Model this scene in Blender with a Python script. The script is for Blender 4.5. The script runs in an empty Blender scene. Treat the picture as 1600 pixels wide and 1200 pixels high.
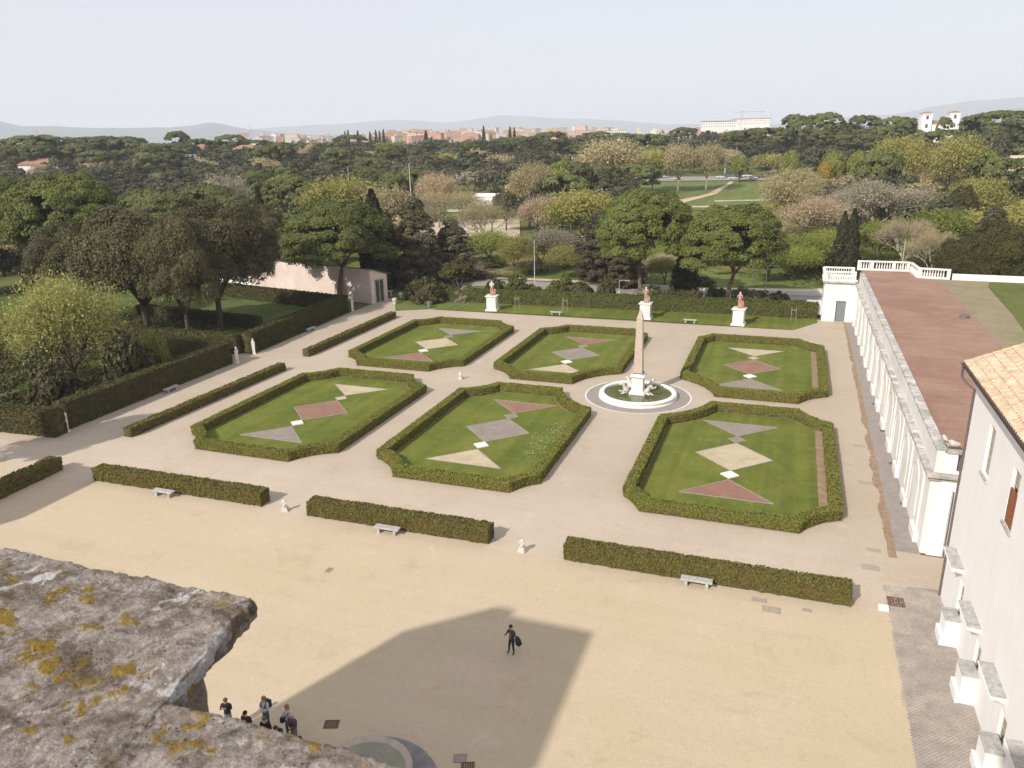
import bpy, math, random
import numpy as np
from mathutils import Vector, Matrix, noise as mn

S = bpy.context.scene
COL = S.collection
R = np.random.default_rng(7)
rnd = random.Random(11)

# ------------------------------------------------------------------ camera, sky, sun, exposure
CAMH, FPX, PITCH, ROLL, YAW = 26.0907, 1189.723, 0.3086, -0.0208, -0.3511
Rv = Vector((math.cos(YAW), -math.sin(YAW), 0))
Fv = Vector((math.sin(YAW) * math.cos(PITCH), math.cos(YAW) * math.cos(PITCH), -math.sin(PITCH)))
Uv = Rv.cross(Fv)
cr, sr = math.cos(ROLL), math.sin(ROLL)
R2, U2 = Rv * cr + Uv * sr, Uv * cr - Rv * sr
cam_d = bpy.data.cameras.new('camera')
cam = bpy.data.objects.new('camera', cam_d)
COL.objects.link(cam)
cam.matrix_world = Matrix(((R2.x, U2.x, -Fv.x, 0), (R2.y, U2.y, -Fv.y, 0), (R2.z, U2.z, -Fv.z, CAMH), (0, 0, 0, 1)))
cam_d.sensor_width = 36
cam_d.lens = FPX / 1600 * 36
cam_d.dof.use_dof = True
cam_d.dof.focus_distance = 70
cam_d.dof.aperture_fstop = 9.0
cam_d.clip_start, cam_d.clip_end = 0.1, 40000
S.camera = cam

SUN_EL = math.radians(36)
SH = Vector((0.40, 0.917, 0)).normalized()           # direction shadows fall
W = bpy.data.worlds.new('World')
S.world = W
W.use_nodes = True
wn = W.node_tree.nodes
sky = wn.new('ShaderNodeTexSky')
sky.sky_type = 'NISHITA'
sky.sun_disc = False
sky.sun_elevation = SUN_EL
sky.sun_rotation = math.atan2(-SH.x, -SH.y)
sky.altitude = 60
sky.air_density = 1.0
sky.dust_density = 1.2
sky.ozone_density = 1.0
# a thin even veil of high cloud over the blue
veil = wn.new('ShaderNodeMix'); veil.data_type = 'RGBA'
veil.inputs[0].default_value = 0.86
veil.inputs[7].default_value = (4.15, 4.10, 4.42, 1)
W.node_tree.links.new(sky.outputs[0], veil.inputs[6])
W.node_tree.links.new(veil.outputs[2], wn['Background'].inputs[0])
wn['Background'].inputs[1].default_value = 0.10
sun_d = bpy.data.lights.new('sun', 'SUN')
sun_d.energy = 2.75
sun_d.angle = math.radians(0.7)
sun_d.color = (1.0, 0.95, 0.87)
sun = bpy.data.objects.new('sun', sun_d)
COL.objects.link(sun)
sun.rotation_euler = Vector((SH.x * math.cos(SUN_EL), SH.y * math.cos(SUN_EL), -math.sin(SUN_EL))).to_track_quat('-Z', 'Y').to_euler()
S.view_settings.view_transform = 'Standard'
S.view_settings.look = 'None'
S.view_settings.gamma = 1
S.view_settings.exposure = 0.95
S.view_settings.use_curve_mapping = False
S.render.engine = 'CYCLES'
S.cycles.volume_bounces = 2
S.cycles.max_bounces = 6
S.cycles.diffuse_bounces = 3
S.cycles.transparent_max_bounces = 8

# ------------------------------------------------------------------ survey: a point of the photograph to a place on the ground
def ray(px, py):
    dx, dy = px - 800, py - 600
    a, b = dx * cr + dy * sr, -dx * sr + dy * cr
    d = Fv + Rv * (a / FPX) - Uv * (b / FPX)
    return d
def P(px, py, z=0.0):
    d = ray(px, py)
    t = (z - CAMH) / d.z
    return (d.x * t, d.y * t, z)

# ------------------------------------------------------------------ helpers
def link(o, parent=None):
    COL.objects.link(o)
    if parent is not None:
        o.parent = parent
    return o
def tag(o, label=None, cat=None, group=None, kind=None):
    if label: o['label'] = label
    if cat: o['category'] = cat
    if group: o['group'] = group
    if kind: o['kind'] = kind
    return o
def thing(name, label, cat, loc=(0, 0, 0), rz=0, group=None, scale=None):
    o = bpy.data.objects.new(name, None)
    o.empty_display_size = 0.3
    o.location = loc
    o.rotation_euler = (0, 0, rz)
    if scale: o.scale = scale
    link(o)
    return tag(o, label, cat, group)
def mesh_np(name, V, F, mats, mi=None, smooth=False):
    """V (n,3), F (m,k) with one k"""
    V = np.asarray(V, np.float32); F = np.asarray(F, np.int32)
    me = bpy.data.meshes.new(name)
    m, k = F.shape
    me.vertices.add(len(V)); me.vertices.foreach_set('co', V.ravel())
    me.loops.add(m * k); me.loops.foreach_set('vertex_index', F.ravel())
    me.polygons.add(m)
    me.polygons.foreach_set('loop_start', np.arange(0, m * k, k, dtype=np.int32))
    me.polygons.foreach_set('loop_total', np.full(m, k, np.int32))
    if mi is not None: me.polygons.foreach_set('material_index', np.asarray(mi, np.int32))
    if smooth: me.polygons.foreach_set('use_smooth', np.ones(m, bool))
    for x in (mats if isinstance(mats, (list, tuple)) else [mats]): me.materials.append(x)
    me.update(calc_edges=True)
    return me
class MB:
    def __init__(s): s.v, s.f, s.m = [], [], []; s.cur = 0
    def add(s, v, f):
        b = len(s.v); s.v += [tuple(x) for x in v]
        for q in f: s.f.append(tuple(i + b for i in q)); s.m.append(s.cur)
        return s
    def box(s, x0, x1, y0, y1, z0, z1, bev=0):
        if bev:
            b = bev
            v = []
            for z, e in ((z0, 0), (z1 - b, 0), (z1, b)):
                v += [(x0 + e, y0 + e, z), (x1 - e, y0 + e, z), (x1 - e, y1 - e, z), (x0 + e, y1 - e, z)]
            f = [(3, 2, 1, 0), (8, 9, 10, 11)]
            for l in (0, 4):
                for i in range(4): f.append((l + i, l + (i + 1) % 4, l + 4 + (i + 1) % 4, l + 4 + i))
            return s.add(v, f)
        v = [(x, y, z) for z in (z0, z1) for (x, y) in ((x0, y0), (x1, y0), (x1, y1), (x0, y1))]
        return s.add(v, [(3, 2, 1, 0), (4, 5, 6, 7), (0, 1, 5, 4), (1, 2, 6, 5), (2, 3, 7, 6), (3, 0, 4, 7)])
    def prism(s, poly, z0, z1):
        n = len(poly)
        v = [(x, y, z0) for x, y in poly] + [(x, y, z1) for x, y in poly]
        return s.add(v, [tuple(range(n - 1, -1, -1)), tuple(range(n, 2 * n))] + [(i, (i + 1) % n, n + (i + 1) % n, n + i) for i in range(n)])
    def frustum(s, cx, cy, z0, z1, a0, b0, a1, b1):
        v = [(cx + i * a, cy + j * b, z) for z, a, b in ((z0, a0, b0), (z1, a1, b1)) for i, j in ((-1, -1), (1, -1), (1, 1), (-1, 1))]
        return s.add(v, [(3, 2, 1, 0), (4, 5, 6, 7), (0, 1, 5, 4), (1, 2, 6, 5), (2, 3, 7, 6), (3, 0, 4, 7)])
    def lathe(s, prof, cx=0, cy=0, n=24, sx=1, sy=1):
        v = [(cx + r * sx * math.cos(2 * math.pi * i / n), cy + r * sy * math.sin(2 * math.pi * i / n), z) for r, z in prof for i in range(n)]
        f = [(a * n + i, a * n + (i + 1) % n, a * n + n + (i + 1) % n, a * n + n + i) for a in range(len(prof) - 1) for i in range(n)]
        k = len(prof) - 1
        f += [tuple(range(n - 1, -1, -1)), tuple(k * n + i for i in range(n))]
        return s.add(v, f)
    def tube(s, pts, rad, n=6):
        pts = [Vector(p) for p in pts]
        v, f = [], []
        for i, p in enumerate(pts):
            d = (pts[min(i + 1, len(pts) - 1)] - pts[max(i - 1, 0)]).normalized()
            a = d.cross(Vector((0.31, 0.95, 0.05)) if abs(d.y) < 0.9 else Vector((1, 0, 0))).normalized(); b = d.cross(a)
            r = rad[i] if isinstance(rad, (list, tuple)) else rad
            v += [p + a * (r * math.cos(2 * math.pi * k / n)) + b * (r * math.sin(2 * math.pi * k / n)) for k in range(n)]
        for i in range(len(pts) - 1):
            for k in range(n): f.append((i * n + k, i * n + (k + 1) % n, i * n + n + (k + 1) % n, i * n + n + k))
        e = (len(pts) - 1) * n
        f += [tuple(range(n - 1, -1, -1)), tuple(e + k for k in range(n))]
        return s.add(v, f)
    def ball(s, c, r, n=10, m=6):
        if not isinstance(r, (tuple, list)): r = (r, r, r)
        v = [(c[0], c[1], c[2] - r[2])]
        for j in range(1, m):
            t = math.pi * j / m
            v += [(c[0] + r[0] * math.sin(t) * math.cos(2 * math.pi * i / n), c[1] + r[1] * math.sin(t) * math.sin(2 * math.pi * i / n), c[2] - r[2] * math.cos(t)) for i in range(n)]
        v.append((c[0], c[1], c[2] + r[2]))
        f = [(0, 1 + (i + 1) % n, 1 + i) for i in range(n)]
        for j in range(m - 2):
            for i in range(n): f.append((1 + j * n + i, 1 + j * n + (i + 1) % n, 1 + j * n + n + (i + 1) % n, 1 + j * n + n + i))
        b = 1 + (m - 2) * n
        f += [(b + i, b + (i + 1) % n, len(v) - 1) for i in range(n)]
        return s.add(v, f)
    def mesh(s, name, mats, smooth=False):
        me = bpy.data.meshes.new(name)
        me.from_pydata(s.v, [], s.f)
        for x in (mats if isinstance(mats, (list, tuple)) else [mats]): me.materials.append(x)
        me.polygons.foreach_set('material_index', s.m)
        if smooth: me.polygons.foreach_set('use_smooth', [True] * len(s.f))
        me.update()
        return me
    def build(s, name, mats, parent=None, smooth=False, loc=None, rz=0):
        o = bpy.data.objects.new(name, s.mesh(name, mats, smooth))
        if loc: o.location = loc
        if rz: o.rotation_euler = (0, 0, rz)
        return link(o, parent)
def put(name, me, parent=None, loc=(0, 0, 0), rz=0, scale=None):
    o = bpy.data.objects.new(name, me)
    o.location = loc; o.rotation_euler = (0, 0, rz)
    if scale: o.scale = scale
    return link(o, parent)

# ------------------------------------------------------------------ materials
def _mat(name):
    m = bpy.data.materials.new(name); m.use_nodes = True
    nt = m.node_tree
    return m, nt, nt.nodes, nt.links, nt.nodes['Principled BSDF']
def _noise(nt, scale, detail=4, rough=0.6, vec=None, dist=0.0):
    n = nt.nodes.new('ShaderNodeTexNoise')
    n.inputs['Scale'].default_value = scale; n.inputs['Detail'].default_value = detail; n.inputs['Roughness'].default_value = rough
    n.inputs['Distortion'].default_value = dist
    if vec is not None: nt.links.new(vec, n.inputs['Vector'])
    return n.outputs['Fac']
def _ramp(nt, fac, lo, hi, a=0.0, b=1.0):
    n = nt.nodes.new('ShaderNodeMapRange')
    n.inputs['From Min'].default_value = lo; n.inputs['From Max'].default_value = hi
    n.inputs['To Min'].default_value = a; n.inputs['To Max'].default_value = b
    nt.links.new(fac, n.inputs['Value'])
    return n.outputs['Result']
def _mix(nt, fac, a, b, mode='MIX'):
    n = nt.nodes.new('ShaderNodeMix'); n.data_type = 'RGBA'; n.blend_type = mode
    for sock, val in ((n.inputs[0], fac), (n.inputs[6], a), (n.inputs[7], b)):
        if isinstance(val, (int, float)): sock.default_value = val
        elif isinstance(val, (tuple, list)): sock.default_value = (*val[:3], 1)
        else: nt.links.new(val, sock)
    return n.outputs[2]
def _math(nt, op, a, b=0.0):
    n = nt.nodes.new('ShaderNodeMath'); n.operation = op
    for sock, val in ((n.inputs[0], a), (n.inputs[1], b)):
        if isinstance(val, (int, float)): sock.default_value = val
        else: nt.links.new(val, sock)
    return n.outputs[0]
def _pos(nt): return nt.nodes.new('ShaderNodeNewGeometry').outputs['Position']
def _bump(nt, bsdf, h, dist, strength=1.0):
    b = nt.nodes.new('ShaderNodeBump'); b.inputs['Distance'].default_value = dist; b.inputs['Strength'].default_value = strength
    nt.links.new(h, b.inputs['Height']); nt.links.new(b.outputs[0], bsdf.inputs['Normal'])
def surf(name, c1, c2=None, scale=3.0, rough=0.85, c3=None, s3=0.4, lo=0.35, hi=0.65, bump=0.0, bs=20.0, spec=0.3, fine=None, rand=0.0, metal=0.0):
    """a weathered surface: two colours by noise, optional larger third colour, fine grain and relief"""
    m, nt, N, L, b = _mat(name)
    p = _pos(nt)
    col = c1
    if c2: col = _mix(nt, _ramp(nt, _noise(nt, scale, 6, 0.65, p), lo, hi), c1, c2)
    if c3: col = _mix(nt, _ramp(nt, _noise(nt, s3, 4, 0.6, p, 0.6), 0.48, 0.68), col, c3)
    if fine: col = _mix(nt, 0.8, col, _ramp3(nt, _noise(nt, fine[0], 2, 0.7, p), 1 - fine[1], 1 + fine[1]), 'MULTIPLY')
    if rand:
        oi = N.new('ShaderNodeObjectInfo')
        col = _mix(nt, 1.0, col, _ramp3(nt, oi.outputs['Random'], 1 - rand, 1 + rand, 0, 1), 'MULTIPLY')
    if isinstance(col, tuple): b.inputs['Base Color'].default_value = (*col, 1)
    else: L.new(col, b.inputs['Base Color'])
    b.inputs['Roughness'].default_value = rough; b.inputs['Specular IOR Level'].default_value = spec; b.inputs['Metallic'].default_value = metal
    if bump: _bump(nt, b, _noise(nt, bs, 5, 0.6, p), bump)
    return m
def _ramp3(nt, fac, a, b, lo=0.3, hi=0.7):
    r = _ramp(nt, fac, lo, hi, a, b)
    c = nt.nodes.new('ShaderNodeCombineColor')
    for i in range(3): nt.links.new(r, c.inputs[i])
    return c.outputs[0]
def leafmat(name, cd, cl, patch=None, trans=0.22, rand=0.22, pscale=0.35):
    """leaves: each leaf its own tone, each plant a little different; light passes through"""
    m, nt, N, L, b = _mat(name)
    g = N.new('ShaderNodeNewGeometry'); oi = N.new('ShaderNodeObjectInfo')
    col = _mix(nt, g.outputs['Random Per Island'], cd, cl)
    if patch: col = _mix(nt, _ramp(nt, _noise(nt, pscale, 3, 0.6, g.outputs['Position']), 0.45, 0.7, 0, 0.8), col, patch)
    if rand: col = _mix(nt, 1.0, col, _ramp3(nt, oi.outputs['Random'], 1 - rand, 1 + rand, 0, 1), 'MULTIPLY')
    L.new(col, b.inputs['Base Color'])
    b.inputs['Roughness'].default_value = 0.6; b.inputs['Specular IOR Level'].default_value = 0.2
    t = N.new('ShaderNodeBsdfTranslucent'); L.new(col, t.inputs['Color'])
    mx = N.new('ShaderNodeMixShader'); mx.inputs[0].default_value = trans
    L.new(b.outputs[0], mx.inputs[1]); L.new(t.outputs[0], mx.inputs[2])
    L.new(mx.outputs[0], N['Material Output'].inputs['Surface'])
    return m

M = {}
M['stone'] = surf('stone', (0.62, 0.58, 0.52), (0.45, 0.41, 0.36), 2.5, 0.8, bump=0.01, bs=14, fine=(60, 0.1))
M['marble'] = surf('marble', (0.80, 0.77, 0.73), (0.66, 0.62, 0.57), 3, 0.6, bump=0.004, bs=18)
M['marble_grey'] = surf('marble_grey', (0.50, 0.48, 0.45), (0.30, 0.29, 0.27), 4, 0.75, bump=0.008, bs=18)
M['granite'] = surf('granite', (0.52, 0.42, 0.33), (0.42, 0.34, 0.28), 3, 0.7, fine=(40, 0.15), bump=0.01, bs=7)
M['plaster'] = surf('plaster', (0.83, 0.80, 0.76), (0.76, 0.72, 0.67), 0.6, 0.9, c3=(0.68, 0.64, 0.58), s3=0.25, bump=0.006, bs=6, fine=(9, 0.04))
M['plaster_clean'] = surf('plaster_clean', (0.86, 0.84, 0.82), (0.82, 0.80, 0.77), 0.5, 0.9, bump=0.004, bs=5, fine=(8, 0.03))
M['weathered'] = surf('weathered_stone', (0.50, 0.46, 0.42), (0.28, 0.26, 0.23), 1.6, 0.9, c3=(0.66, 0.62, 0.57), s3=0.9, bump=0.02, bs=9, fine=(22, 0.2))
for key, amt in (('plaster', .42), ('plaster_clean', .16)):
    nt_ = M[key].node_tree; mp_ = nt_.nodes.new('ShaderNodeMapping'); mp_.inputs['Scale'].default_value = (1.6, 1.6, .12)
    nt_.links.new(_pos(nt_), mp_.inputs[0]); bs_ = nt_.nodes['Principled BSDF']; sk_ = bs_.inputs['Base Color'].links[0].from_socket
    f_ = _ramp(nt_, _noise(nt_, 1.3, 6, .7, mp_.outputs[0]), .50, .72, 0, amt)
    nt_.links.new(_mix(nt_, f_, sk_, (.50, .455, .40)), bs_.inputs['Base Color'])
M['wood'] = surf('shutter_wood', (0.30, 0.11, 0.05), (0.22, 0.08, 0.04), 5, 0.6)
M['frame'] = surf('window_frame', (0.55, 0.47, 0.36), (0.45, 0.38, 0.29), 6, 0.7)
M['glass'] = surf('window_glass', (0.09, 0.085, 0.075), None, rough=0.15, spec=0.5)
M['metal'] = surf('gutter_metal', (0.15, 0.12, 0.11), (0.10, 0.085, 0.08), 5, 0.55, spec=0.4)
M['iron'] = surf('rusty_iron', (0.11, 0.065, 0.045), (0.17, 0.10, 0.07), 9, 0.8)
M['pole'] = surf('pole_paint', (0.55, 0.56, 0.55), (0.45, 0.46, 0.45), 3, 0.5)
M['bark'] = surf('bark', (0.13, 0.095, 0.07), (0.08, 0.06, 0.045), 4, 0.95, bump=0.04, bs=6)
M['bark_pine'] = surf('pine_bark', (0.22, 0.145, 0.105), (0.12, 0.085, 0.065), 3, 0.95, bump=0.05, bs=5)
M['bark_pale'] = surf('pale_bark', (0.42, 0.37, 0.30), (0.26, 0.22, 0.17), 1.2, 0.9, bump=0.03, bs=6)
M['twig'] = surf('twig_bark', (0.28, 0.225, 0.165), (0.36, 0.295, 0.22), 2, 0.95)

M['pine'] = leafmat('pine_needles', (0.090, 0.112, 0.027), (0.165, 0.185, 0.046), None, 0.25, 0.15)
M['pine_far'] = leafmat('far_pine_needles', (0.092, 0.108, 0.033), (0.145, 0.157, 0.048), None, 0.2, 0.25)
M['oak'] = leafmat('holm_oak_leaves', (0.075, 0.073, 0.029), (0.138, 0.126, 0.053), (0.118, 0.088, 0.044), 0.2, 0.2)
M['oak_far'] = leafmat('far_oak_leaves', (0.068, 0.072, 0.037), (0.115, 0.115, 0.056), (0.108, 0.090, 0.053), 0.2, 0.35, 0.05)
M['cypress'] = leafmat('cypress_leaves', (0.022, 0.028, 0.012), (0.065, 0.062, 0.026), None, 0.1, 0.2)
M['cedar'] = leafmat('cedar_needles', (0.060, 0.056, 0.028), (0.165, 0.140, 0.075), (0.060, 0.058, 0.030), 0.1, 0.2)
M['spring'] = leafmat('fresh_green_leaves', (0.190, 0.220, 0.045), (0.310, 0.335, 0.080), None, 0.42, 0.22)
M['yellow'] = leafmat('yellow_green_leaves', (0.290, 0.270, 0.072), (0.430, 0.395, 0.125), None, 0.42, 0.18)
M['willow'] = leafmat('willow_leaves', (0.265, 0.260, 0.075), (0.430, 0.425, 0.150), None, 0.42, 0.1)
M['tan'] = leafmat('tan_buds', (0.38, 0.305, 0.165), (0.53, 0.43, 0.250), (0.36, 0.34, 0.14), 0.35, 0.15)
M['rust'] = leafmat('pinkish_buds', (0.40, 0.305, 0.195), (0.53, 0.415, 0.275), None, 0.35, 0.15)
M['grey_twig'] = leafmat('grey_buds', (0.29, 0.260, 0.180), (0.40, 0.360, 0.26), None, 0.3, 0.18)
M['gold'] = leafmat('golden_leaves', (0.30, 0.20, 0.03), (0.50, 0.36, 0.07), None, 0.3, 0.2)
M['box'] = leafmat('box_hedge_leaves', (0.160, 0.178, 0.032), (0.275, 0.285, 0.055), (0.275, 0.215, 0.055), 0.32, 0.06, 0.7)
M['box_front'] = leafmat('low_hedge_leaves', (0.125, 0.120, 0.029), (0.210, 0.190, 0.048), (0.215, 0.140, 0.052), 0.28, 0.08, 0.9)
M['laurel'] = leafmat('laurel_leaves', (0.040, 0.044, 0.013), (0.110, 0.108, 0.032), (0.090, 0.068, 0.026), 0.2, 0.1, 0.5)
M['hedge_core'] = surf('hedge_twigs', (0.070, 0.058, 0.026), (0.110, 0.085, 0.038), 6, 0.95)
M['far_hedge'] = leafmat('far_hedge_leaves', (0.060, 0.080, 0.020), (0.150, 0.180, 0.042), (0.14, 0.12, 0.04), 0.25, 0.08, 0.5)
M['flower'] = leafmat('pale_flowers', (0.30, 0.31, 0.12), (0.48, 0.46, 0.24), None, 0.2, 0.0)

# gravel of courtyard and paths: warm yellow in front of the low hedges, pinkish and grey on the walks
def gravel():
    m, nt, N, L, b = _mat('gravel')
    p = _pos(nt)
    sep = N.new('ShaderNodeSeparateXYZ'); L.new(p, sep.inputs[0])
    wob = _noise(nt, 0.28, 4, 0.6, p)
    y = _math(nt, 'ADD', sep.outputs['Y'], _ramp(nt, wob, 0, 1, -2.6, 2.6))
    yel = _mix(nt, _ramp(nt, _noise(nt, 0.12, 5, 0.6, p), 0.35, 0.65), (0.500, 0.412, 0.275), (0.535, 0.430, 0.310))
    pink = _mix(nt, _ramp(nt, _noise(nt, 0.16, 5, 0.65, p, 0.4), 0.35, 0.65), (0.475, 0.385, 0.300), (0.520, 0.442, 0.350))
    grey = _mix(nt, _ramp(nt, _noise(nt, 0.10, 4, 0.6, p), 0.3, 0.7), (0.470, 0.400, 0.315), (0.425, 0.345, 0.262))
    walk = _mix(nt, _ramp(nt, y, 46, 56), pink, grey)
    col = _mix(nt, _ramp(nt, y, 40.5, 44.0), yel, walk)
    # the right hand walk along the gallery is greyer, worn streaks of brown soil near the beds
    x = _math(nt, 'ADD', sep.outputs['X'], _ramp(nt, wob, 0, 1, -1.5, 1.5))
    soil = _ramp(nt, _noise(nt, 0.22, 6, 0.7, p, 1.2), 0.56, 0.74, 0, 0.55)
    col = _mix(nt, soil, col, (0.40, 0.27, 0.18))
    pale = _ramp(nt, _noise(nt, 0.5, 5, 0.7, p, 0.5), 0.58, 0.75, 0, 0.45)
    col = _mix(nt, pale, col, (0.60, 0.52, 0.43))
    tracks = N.new('ShaderNodeMapping'); tracks.inputs['Scale'].default_value = (0.05, 0.9, 1); L.new(p, tracks.inputs[0])
    tr = _ramp(nt, _noise(nt, 1.0, 4, 0.6, tracks.outputs[0]), 0.45, 0.7, 0, 0.22)
    col = _mix(nt, tr, col, (0.42, 0.33, 0.245))
    # scuffs, footprints and stray dark stones
    sc = _ramp(nt, _noise(nt, 1.7, 8, .8, p, 1.5), .57, .72, 0, .42)
    col = _mix(nt, sc, col, (0.30, 0.215, 0.15))
    vs = N.new('ShaderNodeTexVoronoi'); vs.inputs['Scale'].default_value = 4.2; L.new(p, vs.inputs['Vector'])
    st = _math(nt, 'MULTIPLY', _ramp(nt, vs.outputs['Distance'], .10, .06), _ramp(nt, _noise(nt, .35, 4, .7, p), .52, .62, 0, .6))
    col = _mix(nt, st, col, (0.20, 0.15, 0.11))
    col = _mix(nt, 0.8, col, _ramp3(nt, _noise(nt, 14, 3, 0.8, p), 0.84, 1.14), 'MULTIPLY')
    col = _mix(nt, 0.8, col, _ramp3(nt, _noise(nt, 3.0, 5, 0.8, p), 0.93, 1.06), 'MULTIPLY')
    L.new(col, b.inputs['Base Color']); b.inputs['Roughness'].default_value = 0.95; b.inputs['Specular IOR Level'].default_value = 0.1
    _bump(nt, b, _noise(nt, 9, 6, 0.75, p), 0.03)
    return m
M['gravel'] = gravel()
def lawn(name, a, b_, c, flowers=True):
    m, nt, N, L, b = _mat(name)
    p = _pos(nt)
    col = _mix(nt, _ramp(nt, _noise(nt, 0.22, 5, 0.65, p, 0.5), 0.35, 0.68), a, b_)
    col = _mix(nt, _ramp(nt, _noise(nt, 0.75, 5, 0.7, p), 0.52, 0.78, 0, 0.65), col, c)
    mp = N.new('ShaderNodeMapping'); mp.inputs['Scale'].default_value = (0.6, 0.12, 1); L.new(p, mp.inputs[0])
    col = _mix(nt, _ramp(nt, _noise(nt, 1.1, 3, 0.6, mp.outputs[0]), 0.5, 0.75, 0, 0.3), col, (a[0] * 0.7, a[1] * 0.7, a[2] * 0.7))
    ms = N.new('ShaderNodeMapping'); ms.inputs['Rotation'].default_value = (0, 0, .12); ms.inputs['Scale'].default_value = (.9, .02, 1); L.new(p, ms.inputs[0])
    col = _mix(nt, .5, col, _ramp3(nt, _noise(nt, 1.0, 2, .5, ms.outputs[0]), .85, 1.15, .4, .6), 'MULTIPLY')
    col = _mix(nt, _ramp(nt, _noise(nt, 0.42, 7, .75, p, 1.0), .58, .74, 0, .55), col, (c[0] * 1.12, c[1] * .98, c[2] * 1.1))
    col = _mix(nt, 0.9, col, _ramp3(nt, _noise(nt, 9, 4, 0.8, p), 0.66, 1.3), 'MULTIPLY')
    if flowers:
        v = N.new('ShaderNodeTexVoronoi'); v.inputs['Scale'].default_value = 3.0; L.new(p, v.inputs['Vector'])
        dot = _math(nt, 'MULTIPLY', _ramp(nt, v.outputs['Distance'], 0.16, 0.10, 0, 1), _ramp(nt, _noise(nt, 0.3, 3, 0.6, p), 0.56, 0.66, 0, 0.7))
        col = _mix(nt, dot, col, (0.36, 0.36, 0.16))
    L.new(col, b.inputs['Base Color']); b.inputs['Roughness'].default_value = 0.9; b.inputs['Specular IOR Level'].default_value = 0.15
    _bump(nt, b, _noise(nt, 12, 5, 0.8, p), 0.06)
    return m
M['lawn'] = lawn('lawn_grass', (0.102, 0.136, 0.021), (0.170, 0.178, 0.034), (0.240, 0.220, 0.066))
M['rough_grass'] = lawn('rough_grass', (0.100, 0.125, 0.030), (0.150, 0.150, 0.045), (0.185, 0.165, 0.070), False)
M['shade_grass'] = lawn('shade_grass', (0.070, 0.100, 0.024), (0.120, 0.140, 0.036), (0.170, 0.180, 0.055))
M['inlay_red'] = surf('red_gravel', (0.235, 0.120, 0.088), (0.29, 0.155, 0.112), .7, 0.95, c3=(.25, .17, .11), s3=.6, fine=(16, 0.2), bump=0.02, bs=14)
M['inlay_grey'] = surf('grey_gravel', (0.235, 0.198, 0.168), (0.285, 0.240, 0.205), .7, 0.95, c3=(.24, .20, .13), s3=.6, fine=(16, 0.2), bump=0.02, bs=14)
M['inlay_beige'] = surf('beige_gravel', (0.44, 0.365, 0.245), (0.51, 0.425, 0.29), .7, 0.95, c3=(.40, .33, .20), s3=.6, fine=(16, 0.16), bump=0.02, bs=14)
M['soil'] = surf('bare_soil', (0.24, 0.16, 0.10), (0.33, 0.24, 0.155), 1.5, 0.95, fine=(10, 0.2), bump=0.03, bs=8)
M['edging'] = surf('steel_edging', (0.34, 0.31, 0.26), (0.24, 0.21, 0.17), 2, 0.8)
M['paving'] = surf('ring_paving', (0.32, 0.275, 0.245), (0.25, 0.22, 0.20), 1.6, 0.9, fine=(12, 0.15), bump=0.02, bs=10)
M['cobble'] = surf('cobble_stone', (0.40, 0.345, 0.300), (0.27, 0.232, 0.205), 1.2, 0.85, c3=(0.46, 0.39, 0.32), s3=0.5, fine=(9, 0.25))
M['water'] = surf('pond_water', (0.070, 0.080, 0.020), (0.10, 0.11, 0.032), 0.8, 0.14, spec=0.5)
M['asphalt'] = surf('asphalt', (0.25, 0.23, 0.205), (0.31, 0.285, 0.25), 0.5, 0.9, fine=(8, 0.1))
M['roof_red'] = None
M['terra'] = surf('statue_terracotta', (0.36, 0.13, 0.075), (0.52, 0.33, 0.24), 4, 0.8)
M['statue_brown'] = surf('statue_brown', (0.30, 0.19, 0.15), (0.45, 0.33, 0.27), 4, 0.8)

# ================================================================== SETTING
def sstep(a, b, x):
    t = np.clip((x - a) / (b - a), 0, 1)
    return t * t * (3 - 2 * t)
def zt(x, y):
    d = np.hypot(x, y)
    az = np.arctan2(x, y)
    right = sstep(-0.3, 0.25, az)
    return 15.0 * sstep(260, 640, d) + (6 + 7 * right) * sstep(640, 1300, d) - 24 * sstep(2000, 4500, d)

rings = np.concatenate([[0.5], np.geomspace(20, 260, 14), np.linspace(275, 900, 36), np.geomspace(950, 16000, 30)])
na = 160
az = np.linspace(0, 2 * np.pi, na, endpoint=False)
GX = (rings[:, None] * np.sin(az)[None]).ravel(); GY = (rings[:, None] * np.cos(az)[None]).ravel()
GZ = zt(GX, GY) - 0.06
nr = len(rings)
ii, jj = np.meshgrid(np.arange(nr - 1), np.arange(na), indexing='ij')
F = np.stack([ii * na + jj, ii * na + (jj + 1) % na, (ii + 1) * na + (jj + 1) % na, (ii + 1) * na + jj], -1).reshape(-1, 4)[:, ::-1]
ground = put('ground', mesh_np('ground', np.c_[GX, GY, GZ], F, M['rough_grass'], smooth=True))
tag(ground, kind='structure')

def sheet(name, poly, z, mat, kind='structure', parent=None, sub=0):
    """a flat sheet; its outline is a polygon on the ground"""
    me = bpy.data.meshes.new(name)
    me.from_pydata([(x, y, z) for x, y in poly], [], [tuple(range(len(poly)))])
    me.materials.append(mat)
    o = put(name, me, parent)
    if parent is None: tag(o, kind=kind)
    return o

# gravel of courtyard and walks
sheet('gravel_court', [(-98, -20), (30, -20), (30, 49.9), (9.7, 49.9), (9.7, 119), (4.8, 119), (4.8, 117), (1.5, 111.3), (-54, 111.1), (-62.6, 116.2), (-64, 118), (-66.5, 118), (-66.5, 106.5), (-65.2, 79.6), (-90, 79.6), (-90, 75.2), (-65, 75.2), (-65, 50.5), (-98, 48.5)], 0.0, M['gravel'])
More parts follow.
